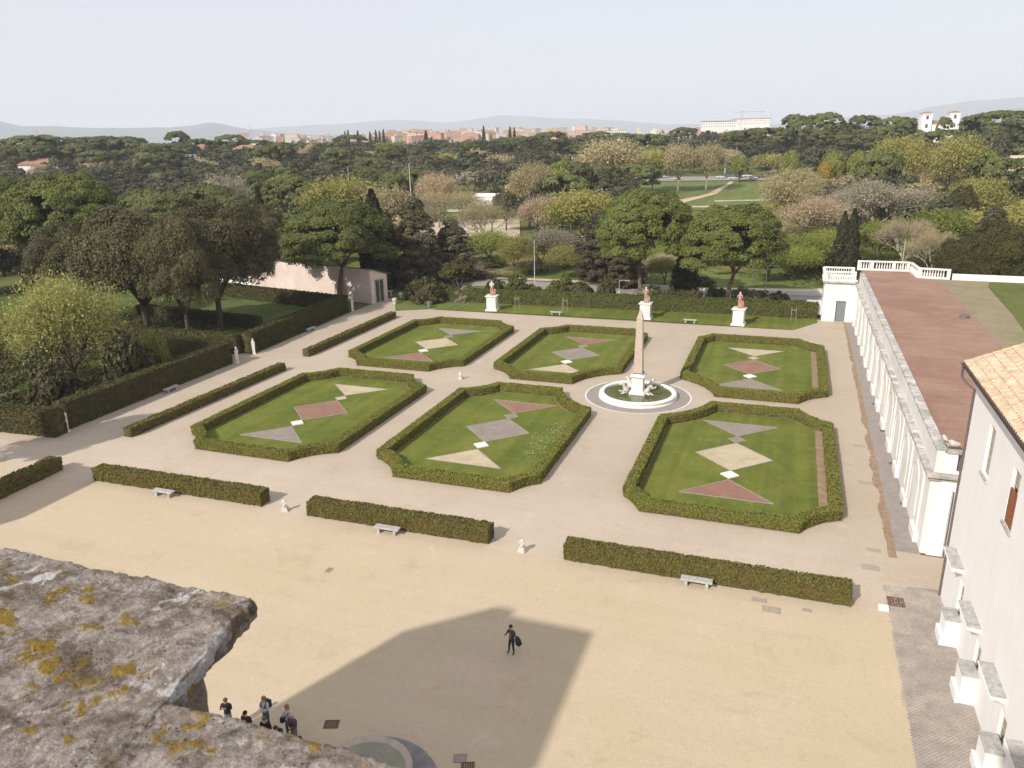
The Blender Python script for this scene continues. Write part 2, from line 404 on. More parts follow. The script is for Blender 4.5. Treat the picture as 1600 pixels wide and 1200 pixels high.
# lawn beyond the last walk
sheet('far_lawn', [(-62.6, 116.2), (-54, 111.1), (-40, 111.9), (-20, 112.2), (1.5, 111.3), (4.8, 117), (4.8, 119.5), (-64, 119.5), (-64, 118)], 0.012, M['lawn'])
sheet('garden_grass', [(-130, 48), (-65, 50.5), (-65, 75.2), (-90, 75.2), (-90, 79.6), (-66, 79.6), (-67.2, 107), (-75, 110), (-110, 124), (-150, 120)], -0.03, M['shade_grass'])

# hills far away, one ridge behind another
def ridge(name, d, prof, seed, col):
    m, nt, N, L, b = _mat(name)
    p = _pos(nt)
    L.new(_mix(nt, _ramp(nt, _noise(nt, 0.002, 6, 0.7, p), 0.4, 0.6), col, tuple(c * 1.5 for c in col)), b.inputs['Base Color'])
    b.inputs['Roughness'].default_value = 1
    xs = [a for a, _ in prof]; hs = [h for _, h in prof]
    px = np.linspace(-700, 2300, 240)
    V, Fq = [], []
    for k, x in enumerate(px):
        h0 = np.interp(x, xs, hs)
        h0 += 2.2 * mn.fractal(Vector((x * 0.011, seed, 0)), 0.8, 2.0, 5)
        hor = 218 - (x - 800) * 0.0208
        dd = ray(x, hor); u = Vector((dd.x, dd.y, 0)).normalized()
        dep = d * u.dot(Vector((Fv.x, Fv.y, 0)).normalized())
        top = CAMH + max(h0, -6) / FPX * dep
        for r, z in ((0.80, -12), (0.9, -12 + (top + 12) * 0.45), (0.97, -12 + (top + 12) * 0.85), (1.0, top), (1.12, -12)):
            V.append((u.x * d * r, u.y * d * r, z))
        if k:
            b0 = (k - 1) * 5
            for q in range(4): Fq.append((b0 + q, b0 + 5 + q, b0 + 6 + q, b0 + 1 + q))
    o = put(name, mesh_np(name, V, Fq, m, smooth=True))
    return tag(o, kind='structure')
ridge('hills', 9000, [(-700, 40), (-200, 50), (-40, 44), (10, 44), (40, 36), (100, 34), (170, 31), (260, 29), (310, 31), (330, 35), (350, 33), (390, 24), (450, 18), (600, 10), (800, 6), (1100, 6), (1350, 8), (1500, 18), (1560, 28), (1640, 38), (1900, 44), (2300, 30)], 3.1, (0.06, 0.075, 0.06))
ridge('mountains', 13500, [(-700, 40), (-100, 20), (250, 20), (420, 26), (520, 29), (600, 34), (700, 28), (790, 36), (880, 31), (1000, 22), (1200, 16), (1400, 28), (1520, 44), (1650, 50), (1900, 50), (2300, 40)], 8.7, (0.07, 0.08, 0.075))

# ================================================================== PARTERRE
U0 = [-52.2835, -32.2422, -10.4078]; V0 = [50.4365, 78.5586]
WID = [16.1204, 15.141, 15.5489]; LEN = [24.3046, 24.5705]
FC = (-13.85, 76.65)                     # fountain centre
XC = [-54.4, -34.2, FC[0], 7.4]; YC = [48.3, FC[1], 105.3]
def bed_outline(ci, ri, inset=0.0):
    """outline of a bed, its corners cut by arcs about the crossings of the walks; returns list of points counter-clockwise and corner arcs"""
    x0, x1 = U0[ci] + inset, U0[ci] + WID[ci] - inset
    y0, y1 = V0[ri] + inset, V0[ri] + LEN[ri] - inset
    pts = []
    for (cx, cy, sx, sy) in ((0, 0, 1, 1), (1, 0, -1, 1), (1, 1, -1, -1), (0, 1, 1, -1)):
        ccx, ccy = XC[ci + cx], YC[ri + cy]
        r = (8.0 if (abs(ccx - FC[0]) < .1 and ri + cy == 1) else 5.5) + inset
        ex = x0 if cx == 0 else x1; ey = y0 if cy == 0 else y1
        dyy = math.sqrt(max(r * r - (ex - ccx) ** 2, 0.3)); dxx = math.sqrt(max(r * r - (ey - ccy) ** 2, 0.3))
        pa = (ex, ccy + sy * dyy); pb = (ccx + sx * dxx, ey)     # on the long side, on the short side
        ta = math.atan2(pa[1] - ccy, pa[0] - ccx); tb = math.atan2(pb[1] - ccy, pb[0] - ccx)
        d = (tb - ta + math.pi) % (2 * math.pi) - math.pi
        arc = [(ccx + r * math.cos(ta + d * k / 6), ccy + r * math.sin(ta + d * k / 6)) for k in range(7)]
        if (cx, cy) in ((1, 0), (0, 1)): arc = arc[::-1]
        # ccw travel: start bottom-left arc goes from left side to bottom; bottom-right from bottom to right; and so on
        pts.append(arc)
    return pts
def smooth_noise(a, s, seed):
    return np.array([mn.noise(Vector((p[0] * s, p[1] * s, p[2] * s + seed))) for p in a])

def sweep_hedge(name, path, w, h, mats, parent=None, closed=False, dens=120, leaf=0.11, side=1, seed=0, step=0.3, rough=0.05, leafmin=0):
    """a clipped hedge of width w (to the left of the path when side = 1) and height h: twiggy core and a skin of leaves"""
    pts = [np.array(p, float) for p in path]
    if closed: pts = pts + [pts[0]]
    # resample, keeping the corners
    q = [pts[0]]
    for a, b in zip(pts[:-1], pts[1:]):
        n = max(1, int(round(np.linalg.norm(b - a) / step)))
        for k in range(1, n + 1): q.append(a + (b - a) * k / n)
    q = np.array(q)
    if closed: q = q[:-1]
    n = len(q)
    nx = np.roll(q, -1, 0); pv = np.roll(q, 1, 0)
    if not closed: nx[-1] = q[-1] + (q[-1] - q[-2]); pv[0] = q[0] - (q[1] - q[0])
    t1 = (q - pv); t1 /= np.linalg.norm(t1, axis=1)[:, None] + 1e-9
    t2 = (nx - q); t2 /= np.linalg.norm(t2, axis=1)[:, None] + 1e-9
    n1 = np.c_[-t1[:, 1], t1[:, 0]] * side; n2 = np.c_[-t2[:, 1], t2[:, 0]] * side
    nb = n1 + n2; nb /= np.linalg.norm(nb, axis=1)[:, None] + 1e-9
    mit = 1 / np.clip((nb * n1).sum(1), 0.45, 1)
    nb = nb * mit[:, None]
    # section: up the outer face, over the top, down the inner face
    hs = list(np.linspace(0, h, max(3, int(h / 0.3) + 1)))
    ws = list(np.linspace(0, w, max(3, int(w / 0.3) + 1)))
    sec = [(0.0, z) for z in hs] + [(x, h) for x in ws[1:-1]] + [(w, z) for z in hs[::-1]]
    sec = np.array(sec); k = len(sec)
    inn = 0.05
    V = np.empty((n, k, 3))
    cs = np.clip(sec[:, 0], inn, w - inn)
    V[:, :, :2] = q[:, None, :] + nb[:, None, :] * cs[None, :, None]
    V[:, :, 2] = np.minimum(sec[None, :, 1], h - inn)
    Vf = V.reshape(-1, 3)
    nz = smooth_noise(Vf, 1.3, seed)[:, None]
    cen = np.repeat((q + nb * (w / 2))[:, None, :], k, 1).reshape(-1, 2)
    out = Vf[:, :2] - cen; out /= np.linalg.norm(out, axis=1)[:, None] + 1e-6
    Vf[:, :2] += out * nz * rough; Vf[:, 2] += nz[:, 0] * rough * (Vf[:, 2] > 0.05)
    Fq = []
    for i in range(n if closed else n - 1):
        a, b = i * k, ((i + 1) % n) * k
        for j in range(k - 1): Fq.append((a + j, b + j, b + j + 1, a + j + 1))
    nq = len(Fq)
    caps = []
    if not closed:
        hsn = len(hs)
        for e in (0, (n - 1) * k):
            m_ = k
            for j in range(k // 2 - 1):
                caps.append((e + j, e + j + 1, e + m_ - 2 - j, e + m_ - 1 - j))
    Fq = np.array(Fq + caps)
    # leaves
    seglen = np.linalg.norm(nx - q, axis=1)
    if not closed: seglen = seglen[:-1]
    slen = np.linalg.norm(np.diff(sec, axis=0), axis=1)
    area = seglen.sum() * slen.sum()
    N = int(area * dens)
    si = R.choice(len(seglen), N, p=seglen / seglen.sum()); tt = R.random(N)
    cj = R.choice(k - 1, N, p=slen / slen.sum()); uu = R.random(N)
    s0 = sec[cj] + (sec[cj + 1] - sec[cj]) * uu[:, None]
    ia, ib = si, (si + 1) % n
    base = q[ia] + (q[ib] - q[ia]) * tt[:, None]; nn = nb[ia] + (nb[ib] - nb[ia]) * tt[:, None]
    p = np.c_[base + nn * s0[:, :1], s0[:, 1]]
    dirn = sec[cj + 1] - sec[cj]; dirn = dirn / (np.linalg.norm(dirn, axis=1)[:, None] + 1e-9)
    on = np.c_[-dirn[:, 1], dirn[:, 0]]            # outward in the section plane
    nrm = np.c_[nn * on[:, :1], on[:, 1]]
    if not closed:
        ne = int(w * h * dens)
        for e, sg in ((0, -1), (n - 1, 1)):
            a = R.random(ne) * w; b = R.random(ne) * h
            tv = t2[0] if e == 0 else t1[-1]
            p = np.r_[p, np.c_[q[e] + nb[e] * a[:, None], b]]
            nrm = np.r_[nrm, np.tile([tv[0] * sg, tv[1] * sg, 0], (ne, 1))]
    nzl = smooth_noise(p, 1.3, seed)[:, None] * rough
    nz2 = smooth_noise(p, 4.5, seed + 9)[:, None] * rough * 0.9
    p = p + nrm * (nzl + nz2 + R.normal(-.012, 0.014, (len(p), 1)))
    p[:, 2] = np.maximum(p[:, 2], 0.03)
    keep = ~((p[:, 2] < .22) & (smooth_noise(p * np.array([1, 1, .3]), 2.2, seed + 4) > p[:, 2] * 1.2 - .12)); p, nrm = p[keep], nrm[keep]
    LV, LF = leaves(p, nrm, leaf, 0.5)
    V_all = np.r_[Vf, LV]
    # core quads and leaf triangles in one mesh: quads are split
    tri = np.r_[Fq[:, [0, 1, 2]], Fq[:, [0, 2, 3]]]
    FF = np.r_[tri, LF + len(Vf)]
    mi = np.r_[np.zeros(len(tri), int), np.ones(len(LF), int)]
    me = mesh_np(name, V_all, FF, mats, mi)
    return put(name, me, parent)

def leaves(p, nrm, size, spread=0.7, stretch=1.0, rng=R):
    """one small triangle per leaf at p, facing roughly along nrm"""
    n = len(p)
    d = nrm + rng.normal(0, spread, (n, 3)); d /= np.linalg.norm(d, axis=1)[:, None] + 1e-9
    a = np.cross(d, rng.normal(0, 1, (n, 3))); a /= np.linalg.norm(a, axis=1)[:, None] + 1e-9
    b = np.cross(d, a)
    s = (size * rng.uniform(0.65, 1.35, n))[:, None]
    v = np.stack([p - a * s * 0.75 - b * s * 0.45 * stretch, p + a * s * 0.75 - b * s * 0.45 * stretch, p + b * s * 0.95 * stretch], 1)
    return v.reshape(-1, 3), np.arange(n * 3).reshape(n, 3)

INL = {'r': ('inlay_red', 'red'), 'g': ('inlay_grey', 'grey'), 'b': ('inlay_beige', 'beige')}
BEDS = [(0, 0, 'brg', 'front left'), (1, 0, 'rgb', 'front middle'), (2, 0, 'gbr', 'front right'), (0, 1, 'gbr', 'back left'), (1, 1, 'rgb', 'back middle'), (2, 1, 'brg', 'back right')]
HED_LAB = {
    (0, 0): 'low clipped hedge framing the lawn with the red lozenge, nearest the tall left hedge',
    (1, 0): 'low clipped hedge framing the front lawn with the grey lozenge and pale flower patch',
    (2, 0): 'low clipped hedge framing the largest front lawn with the beige lozenge, by the fountain',
    (0, 1): 'low clipped hedge framing the far lawn with the beige lozenge, before the pink shed',
    (1, 1): 'low clipped hedge framing the far lawn with the grey lozenge, behind the obelisk',
    (2, 1): 'low clipped hedge framing the far lawn with the red lozenge, near the long white gallery'}
SLAB_LAB = {
    (0, 0): 'white square slab below the red lozenge in the front lawn', (1, 0): 'white square slab below the grey lozenge in the front lawn',
    (2, 0): 'white square slab below the beige lozenge in the front lawn', (0, 1): 'white square slab below the beige lozenge in the far lawn',
    (1, 1): 'white square slab below the grey lozenge in the far lawn', (2, 1): 'white square slab below the red lozenge in the far lawn'}
for ci, ri, cols, _ in BEDS:
    arcs = bed_outline(ci, ri)
    x0, y0, w_, l_ = U0[ci], V0[ri], WID[ci], LEN[ri]
    # soil under the hedge and lawn within
    loop = [p for a in arcs for p in a]
    sheet('bed_soil', loop, 0.010, M['soil'])
    inn = [p for a in bed_outline(ci, ri, .95) for p in a]
    if ci == 2: inn = [(min(x, x0 + w_ - 1.5), y) for x, y in inn]
    lw = sheet('parterre_lawn', inn, 0.022, M['lawn'])
    cx = x0 + w_ / 2 - (0.35 if ci == 2 else -0.05)
    def inlay(poly, key, z=0.034):
        # thin raised edge of steel round the gravel
        o = sheet('gravel_inlay', [(cx + a, y0 + b) for a, b in poly], z, M[INL[key][0]], parent=lw)
        mb = MB()
        n = len(poly)
        for i in range(n):
            a = Vector((cx + poly[i][0], y0 + poly[i][1], 0)); b = Vector((cx + poly[(i + 1) % n][0], y0 + poly[(i + 1) % n][1], 0))
            d = (b - a).normalized(); s = Vector((-d.y, d.x, 0)) * 0.035
            mb.add([a - s, b - s, b + s, a + s] + [v + Vector((0, 0, 0.062)) for v in (a - s, b - s, b + s, a + s)], [(4, 5, 6, 7), (0, 1, 5, 4), (1, 2, 6, 5), (2, 3, 7, 6), (3, 0, 4, 7)])
        mb.build('edging', M['edging'], o)
    inlay([(-3.45, 20.65), (0, 17.3), (3.45, 20.6)], cols[0])
    inlay([(0, 15.65), (0.75, 16.4), (0, 17.2), (-0.75, 16.4)], 'g' if cols[0] != 'b' else 'b')
    inlay([(0, 9.3), (3.2, 12.45), (0, 15.6), (-3.2, 12.45)], cols[1])
    inlay([(0, 7.5), (-3.5, 4.15), (3.5, 4.1)], cols[2])
    mb = MB()
    c, h = 0.74, 0.10
    mb.prism([(0, -c), (c, 0), (0, c), (-c, 0)], 0.0, h)
    sl = mb.build('stone_slab', M['marble'], loc=(cx, y0 + 8.42, 0.022))
    tag(sl, SLAB_LAB[(ci, ri)], 'stone slab', 'white slabs set in the lawns')
    # hedge: each run of the outline, with a gap where it meets the arc facing the fountain
    order = [arcs[0], arcs[1], arcs[2], arcs[3]]
    t = thing('box_hedge', HED_LAB[(ci, ri)], 'hedge', (0, 0, 0), 0, 'box hedges framing the lawns')
    fc = {(2, 0): 3, (1, 0): 2, (1, 1): 1, (2, 1): 0}.get((ci, ri))
    def run(path, closed, sd):
        sweep_hedge('hedge_run', path, 0.86, 0.86, [M['hedge_core'], M['box']], t, closed, 230, 0.075, 1, sd, 0.35, 0.06)
    if fc is None:
        run(loop, True, ci * 3 + ri)
    else:
        # start just after the fountain arc: arcs in ccw order
        a = order[fc]
        rest = [p for k in range(1, 4) for p in order[(fc + k) % 4]]
        gap = 0.55
        if fc in (0, 2):   # arc runs from a long side to a short side in travel order
            run([a[-1]] + rest + [(a[0][0], a[0][1] + (-gap if fc == 2 else gap))], False, ci * 3 + ri)
        else:
            run([(a[-1][0], a[-1][1] + (gap if fc == 1 else -gap))] + rest + [a[0]], False, ci * 3 + ri)
        run(a, False, ci + 5)
        
# patch of pale flowers in the front middle lawn
pf = []
for _ in range(800):
    a, r = rnd.random() * 6.283, math.sqrt(rnd.random())
    x, y = -19.3 + math.cos(a) * r * 1.7, 62.3 + math.sin(a) * r * 4.8 + math.cos(a) * r * 0.8
    if mn.noise(Vector((x * .9, y * .9, 4))) > -0.25: pf.append((x, y, 0.07 + rnd.random() * .06))
lv, lf = leaves(np.array(pf), np.tile([0, -.2, 1.0], (len(pf), 1)), 0.055, 0.4)
tag(put('daisies', mesh_np('daisies', lv, lf, M['flower'])), kind='stuff')

# ================================================================== HEDGES ROUND THE COURT
def one_hedge(name, label, path, w, h, mats, group, side=1, dens=150, leaf=0.10, seed=1, rough=0.07, step=0.3):
    o = sweep_hedge(name, path, w, h, mats, None, False, dens, leaf, side, seed, step, rough)
    return tag(o, label, 'hedge', group)
fm = [M['hedge_core'], M['box_front']]
one_hedge('low_hedge', 'brownish clipped hedge with a stone bench, left of the three along the court', [(-52.55, 42.35), (-36.1, 42.6)], 1.15, 1.12, fm, 'low hedges along the front of the court', 1, 260, 0.08, 3, 0.08)
one_hedge('low_hedge', 'brownish clipped hedge with a stone bench, between the two small stone figures', [(-31.85, 42.4), (-17.55, 42.55)], 1.15, 1.15, fm, 'low hedges along the front of the court', 1, 260, 0.08, 5, 0.08)
one_hedge('low_hedge', 'longest brownish clipped hedge with a stone bench, ending near the white building', [(-12.14, 42.2), (5.1, 42.3)], 1.15, 1.15, fm, 'low hedges along the front of the court', 1, 300, 0.075, 8, 0.08)
one_hedge('low_hedge', 'dark ragged hedge in shade, running out of the photo at the left edge', [(-57.0, 43.3), (-56.6, 33.0)], 1.2, 1.15, fm, 'low hedges at the left of the court', -1, 150, 0.10, 9, 0.12)
one_hedge('low_hedge', 'nearer long low hedge between the tall dark hedge and the front left lawn', [(-57.2, 51.0), (-56.6, 74.4)], 0.95, 0.9, fm, 'low hedges along the left walk', 1, 150, 0.10, 11, 0.10)
one_hedge('low_hedge', 'farther long low hedge between the tall dark hedge and the far left lawn', [(-57.3, 80.4), (-57.3, 104.2)], 0.95, 0.95, fm, 'low hedges along the left walk', 1, 120, 0.11, 12, 0.10)
lm = [M['hedge_core'], M['laurel']]
one_hedge('tall_hedge', 'nearer tall dark clipped hedge wall behind the first stone bench', [(-64.9, 50.8), (-65.0, 75.0)], 1.6, 2.75, lm, 'tall hedges along the left walk', 1, 90, 0.14, 14, 0.08)
one_hedge('tall_hedge', 'farther tall dark clipped hedge wall reaching back to the pink shed', [(-65.6, 79.8), (-67.2, 106.3)], 1.6, 2.7, lm, 'tall hedges along the left walk', 1, 80, 0.15, 15, 0.08)
one_hedge('tall_hedge', 'tall clipped hedge running back from the herms on its near side', [(-66.6, 75.0), (-86, 74.6)], 1.5, 2.6, lm, 'tall hedges behind the left walk', -1, 70, 0.16, 16, 0.09)
one_hedge('tall_hedge', 'tall clipped hedge running back from the herms on its far side', [(-67.3, 80.2), (-93, 80.4)], 1.5, 2.5, lm, 'tall hedges behind the left walk', 1, 70, 0.16, 17, 0.09)
one_hedge('tall_hedge', 'hedge in front of the pink shed wall, closing the back of the shaded lawn', [(-68.9, 106.3), (-102, 112.6)], 1.5, 2.3, lm, 'tall hedges behind the left walk', -1, 60, 0.17, 18, 0.09)
one_hedge('tall_hedge', 'short dark hedge end in shade beside the leaning white herm', [(-64.4, 50.2), (-85, 48.8)], 1.5, 2.5, lm, 'tall hedges at the near left corner', 1, 80, 0.15, 19, 0.10)
one_hedge('garden_hedge', 'mid height hedge across the shaded garden under the dark oaks', [(-74, 93), (-100, 96)], 1.4, 1.7, lm, 'hedges in the shaded garden', 1, 60, 0.17, 21, 0.12)
one_hedge('far_hedge', 'long clipped green hedge closing the far lawn behind the three statues', [(-62.6, 117.2), (4.7, 119.9)], 1.4, 2.25, [M['hedge_core'], M['far_hedge']], None, 1, 70, 0.17, 22, 0.12, 0.4)

# ================================================================== BENCHES, DRAINS, SMALL STONE FIGURES
def bench_mesh():
    a = MB(); a.box(-0.95, 0.95, -0.27, 0.27, 0.40, 0.50, 0.02); a.box(-0.90, 0.90, -0.235, 0.235, 0.37, 0.397)
    b = MB(); b.frustum(0, 0, 0.0, 0.368, 0.10, 0.22, 0.085, 0.19); b.box(-0.13, 0.13, -0.24, 0.24, -0.02, 0.06)
    return a.mesh('seat', M['marble_grey']), b.mesh('leg', M['marble_grey'])
bs, bl = bench_mesh()
def bench(x, y, rz, label):
    t = thing('stone_bench', label, 'bench', (x, y, 0), rz, 'stone benches')
    put('seat', bs, t)
    for s in (-0.62, 0.62): put('leg', bl, t, (s, 0, 0))
bench(-44.7, 41.85, 0.01, 'grey stone bench in front of the left low hedge of the court')
bench(-24.9, 41.9, 0.01, 'grey stone bench in front of the middle low hedge of the court')
bench(-3.6, 41.8, 0.02, 'grey stone bench in front of the longest low hedge of the court')
bench(-33.6, 112.5, 0.0, 'stone bench on the far lawn beside the walk, left of the obelisk')
bench(-12.9, 112.3, 0.0, 'stone bench on the far lawn beside the walk, right of the obelisk')
bench(-64.2, 63.6, math.pi / 2, 'stone bench in shade against the nearer tall dark hedge')
bench(-65.4, 92.8, math.pi / 2, 'stone bench in shade against the farther tall dark hedge')

def grate(px, py, w, l, rz, label, mat='iron', group='drain covers in the court'):
    x, y, _ = P(px, py)
    t = thing('drain_cover', label, 'drain cover', (x, y, 0.004), rz, group)
    f = MB()
    for a in ((-w, w, -l, -l + .05), (-w, w, l - .05, l), (-w, -w + .05, -l + .05, l - .05), (w - .05, w, -l + .05, l - .05)): f.box(*a, 0, 0.03)
    f.build('frame', M[mat], t)
    n = 5
    step = (2 * w - .1) / n
    pl = MB(); pl.box(-step / 2 + .012, step / 2 - .012, -l + .052, l - .052, 0, 0.024)
    me = pl.mesh('bar', M[mat])
    for k in range(n): put('bar', me, t, (-w + .05 + step * (k + .5), 0, 0))
grate(518, 1132, 0.34, 0.26, 0.35, 'brown slatted drain cover on the shaded gravel beside the visitors')
grate(719, 1185, 0.30, 0.24, 0.4, 'worn square drain cover in shade near the bottom basin, upper of two', 'paving')
grate(731, 1198, 0.30, 0.24, 0.4, 'brown drain cover cut off by the bottom of the photo, lower of two')
M['cover'] = surf('stone_cover', (0.40, 0.33, 0.27), (0.33, 0.27, 0.22), 3, 0.9)
for px, py, w, l, lab in ((1186, 938, .42, .24, 'small pale drain cover below the longest low hedge, left of the pair'), (1205, 953, .5, .33, 'large pale drain cover below the longest low hedge, right of the pair'),
                          (1261, 954, .25, .16, 'smallest drain cover below the right end of the longest low hedge'),
                          (1342, 697, .45, .22, 'drain cover on the gallery walk nearest the far end'), (1353, 755, .48, .24, 'drain cover on the gallery walk beside the end of the front right lawn'),
                          (1365, 860, .42, .2, 'faint drain cover at the near end of the gallery walk'), (1360, 887, .5, .33, 'large grey drain cover beyond the end of the longest low hedge'),
                          (514, 891, .18, .3, 'small dark patch of a drain cover on the sunlit court'), (1400, 941, .45, .5, 'reddish brown manhole plate on the paving near the white building')):
    grate(px, py, w, l, 0.0, lab, 'iron' if '1400' in str(px) else 'cover')
bx = MB(); bx.box(-.28, .28, -.2, .2, 0, .22, .03); x, y, _ = P(1380, 952)
tag(bx.build('stone_block', M['marble'], loc=(x, y, 0)), 'small white stone block on the gravel past the end of the longest low hedge', 'stone block')

def skin_mesh(name, verts, edges, radii, mat, sub=1, smooth=True):
    """one continuous skin grown over a skeleton"""
    me = bpy.data.meshes.new(name); me.from_pydata([tuple(v) for v in verts], edges, []); me.update()
    o = bpy.data.objects.new(name, me); COL.objects.link(o)
    m = o.modifiers.new('skin', 'SKIN'); m.use_smooth_shade = True; m.branch_smoothing = 0.3
    for i, r in enumerate(radii):
        me.skin_vertices[0].data[i].radius = (r, r) if not isinstance(r, tuple) else r
        me.skin_vertices[0].data[i].use_root = (i == 0)
    if sub:
        s = o.modifiers.new('sub', 'SUBSURF'); s.levels = sub; s.render_levels = sub
    dg = bpy.context.evaluated_depsgraph_get()
    ev = o.evaluated_get(dg)
    out = bpy.data.meshes.new_from_object(ev)
    out.name = name
    out.materials.clear()
    for x in (mat if isinstance(mat, list) else [mat]): out.materials.append(x)
    bpy.data.objects.remove(o); bpy.data.meshes.remove(me)
    if smooth: out.polygons.foreach_set('use_smooth', np.ones(len(out.polygons), bool))
    return out

def small_figure(x, y, rz, label):
    t = thing('stone_figure', label, 'stone figure', (x, y, 0), rz, 'small stone figures standing on the walks')
    p = MB(); p.box(-.27, .27, -.25, .25, 0, .12, .02); p.frustum(0, 0, .118, .34, .22, .20, .19, .17); p.build('plinth', M['stone'], t)
    v = [(0, 0, .42), (0, -.02, .62), (.02, -.03, .80), (.03, -.10, .96), (-.15, -.08, .72), (-.17, -.18, .52), (.17, -.06, .74), (.14, -.2, .60), (.10, -.14, .40), (-.10, -.14, .38)]
    e = [(0, 1), (1, 2), (2, 3), (2, 4), (4, 5), (2, 6), (6, 7), (0, 8), (0, 9)]
    put('figure', skin_mesh('figure', v, e, [.15, .13, .10, .09, .06, .05, .06, .05, .075, .075], M['stone']), t)
small_figure(-33.95, 42.62, 0.3, 'small white stone figure between the left and middle low hedges')
small_figure(-15.05, 42.45, -0.2, 'small white stone figure between the middle and longest low hedges')
small_figure(-34.5, 77.0, 0.1, 'small white stone figure at the crossing of walks between the lawns')

# herms: tapering pillar with a head
def herm(x, y, rz, h, label, head=True):
    t = thing('stone_herm', label, 'herm', (x, y, 0), rz, 'white stone herms along the tall hedges')
    p = MB(); p.box(-.24, .24, -.22, .22, 0, .14, .02); p.frustum(0, 0, .138, h - .62, .15, .13, .21, .17); p.box(-.23, .23, -.19, .19, h - .622, h - .55, .02)
    p.build('pillar', M['marble'], t)
    v = [(0, 0, h - .56), (0, 0, h - .42), (0, -.01, h - .31), (0, -.03, h - .18), (0, -.02, h - .06), (-.2, 0, h - .46), (.2, 0, h - .46)]
    put('bust', skin_mesh('bust', v, [(0, 1), (1, 2), (2, 3), (3, 4), (1, 5), (1, 6)], [.17, .16, .075, .12, .10, .09, .09], M['marble']), t)
herm(-64.6, 50.3, 0.6, 2.45, 'white stone herm at the near corner of the tall dark hedge')
herm(-64.55, 75.35, 0.6, 2.2, 'white stone herm closing the near hedge beside the gap, left of a pair')
herm(-65.3, 79.6, 0.6, 2.2, 'white stone herm at the start of the farther tall hedge, right of a pair')
herm(-66.7, 106.7, 0.6, 2.2, 'white stone herm at the far end of the tall hedge by the pink shed')
herm(*P(0, 716)[:2], 0.6, 2.3, 'white herm base in shade, cut off by the left edge of the photo')

# ================================================================== FOUNTAIN WITH OBELISK
def ring(name, r0, r1, z, mat, n=72, parent=None, kind='structure'):
    a = np.linspace(0, 2 * np.pi, n, endpoint=False)
    V = np.r_[np.c_[FC[0] + r0 * np.cos(a), FC[1] + r0 * np.sin(a), np.full(n, z)], np.c_[FC[0] + r1 * np.cos(a), FC[1] + r1 * np.sin(a), np.full(n, z)]]
    Fq = [(i, (i + 1) % n, n + (i + 1) % n, n + i) for i in range(n)]
    o = put(name, mesh_np(name, V, Fq, mat), parent)
    return tag(o, kind=kind) if parent is None else o
pv = ring('ring_paving', 4.1, 5.45, 0.012, M['paving'])
ring('ring_kerb', 5.45, 5.60, 0.02, M['marble'], parent=pv)
ft = thing('fountain', 'round white marble fountain basin with green water around the obelisk', 'fountain', (FC[0], FC[1], 0))
b = MB(); b.lathe([(4.15, 0), (4.15, .10), (4.02, .12), (3.98, .22), (4.05, .30), (4.08, .42), (3.98, .52), (3.62, .54), (3.56, .50), (3.52, .30), (3.5, .05)], n=80)
b.build('basin', M['marble'], ft, smooth=False)
for i, z in ((0, .36),):
    a = np.linspace(0, 2 * np.pi, 64, endpoint=False)
    me = bpy.data.meshes.new('water'); me.from_pydata([(3.53 * math.cos(q), 3.53 * math.sin(q), z) for q in a], [], [tuple(range(64))]); me.materials.append(M['water'])
    put('water', me, ft)
ob = thing('obelisk', 'slender tan stone obelisk on a white pedestal rising from the fountain', 'obelisk', (FC[0], FC[1], 0), 0.0)
p = MB(); p.box(-.82, .82, -.82, .82, .1, .62, .03); p.frustum(0, 0, .618, .74, .76, .76, .62, .62); p.frustum(0, 0, .738, 2.15, .60, .60, .56, .56); p.frustum(0, 0, 2.148, 2.26, .60, .60, .74, .74); p.box(-.76, .76, -.76, .76, 2.258, 2.42, .03); p.frustum(0, 0, 2.415, 2.56, .66, .66, .56, .56)
p.build('pedestal', M['marble'], ob)
p = MB(); p.box(-.54, .54, -.54, .54, 2.555, 2.64)
p.build('bronze_block', M['metal'], ob)
p = MB(); p.frustum(0, 0, 2.638, 8.5, .46, .46, .30, .30); p.frustum(0, 0, 8.498, 9.45, .30, .30, .02, .02)
# sunk inscription band on each face
p.build('shaft', M['granite'], ob)
hv = [(0, .2, .45), (0, .45, .62), (0, .72, .86), (0, .86, 1.18), (0, 1.06, 1.30), (0, 1.26, 1.16), (.16, .66, .52), (.2, 1.0, .46), (.2, 1.22, .62), (-.16, .66, .52), (-.2, .96, .40), (-.2, 1.2, .40), (0, .80, 1.02)]
he = [(0, 1), (1, 2), (2, 12), (12, 3), (3, 4), (4, 5), (1, 6), (6, 7), (7, 8), (1, 9), (9, 10), (10, 11)]
hm = skin_mesh('horse', hv, he, [.24, .27, .23, .15, .13, .08, .14, .09, .07, .14, .09, .07, .17], M['stone'])
for k, lab in enumerate(('rearing stone horse at the front left of the obelisk pedestal', 'rearing stone horse at the back left of the obelisk pedestal', 'rearing stone horse at the front right of the obelisk pedestal', 'rearing stone horse at the back right of the obelisk pedestal')):
    ang = (2.2, 0.85, -2.2, -0.85)[k]
    o = put('stone_horse', hm, None, (FC[0] - math.sin(ang) * .72, FC[1] + math.cos(ang) * .72, 0.12), ang, (1.15, 1.15, 1.15))
    tag(o, lab, 'horse statue', 'stone horses in the fountain')

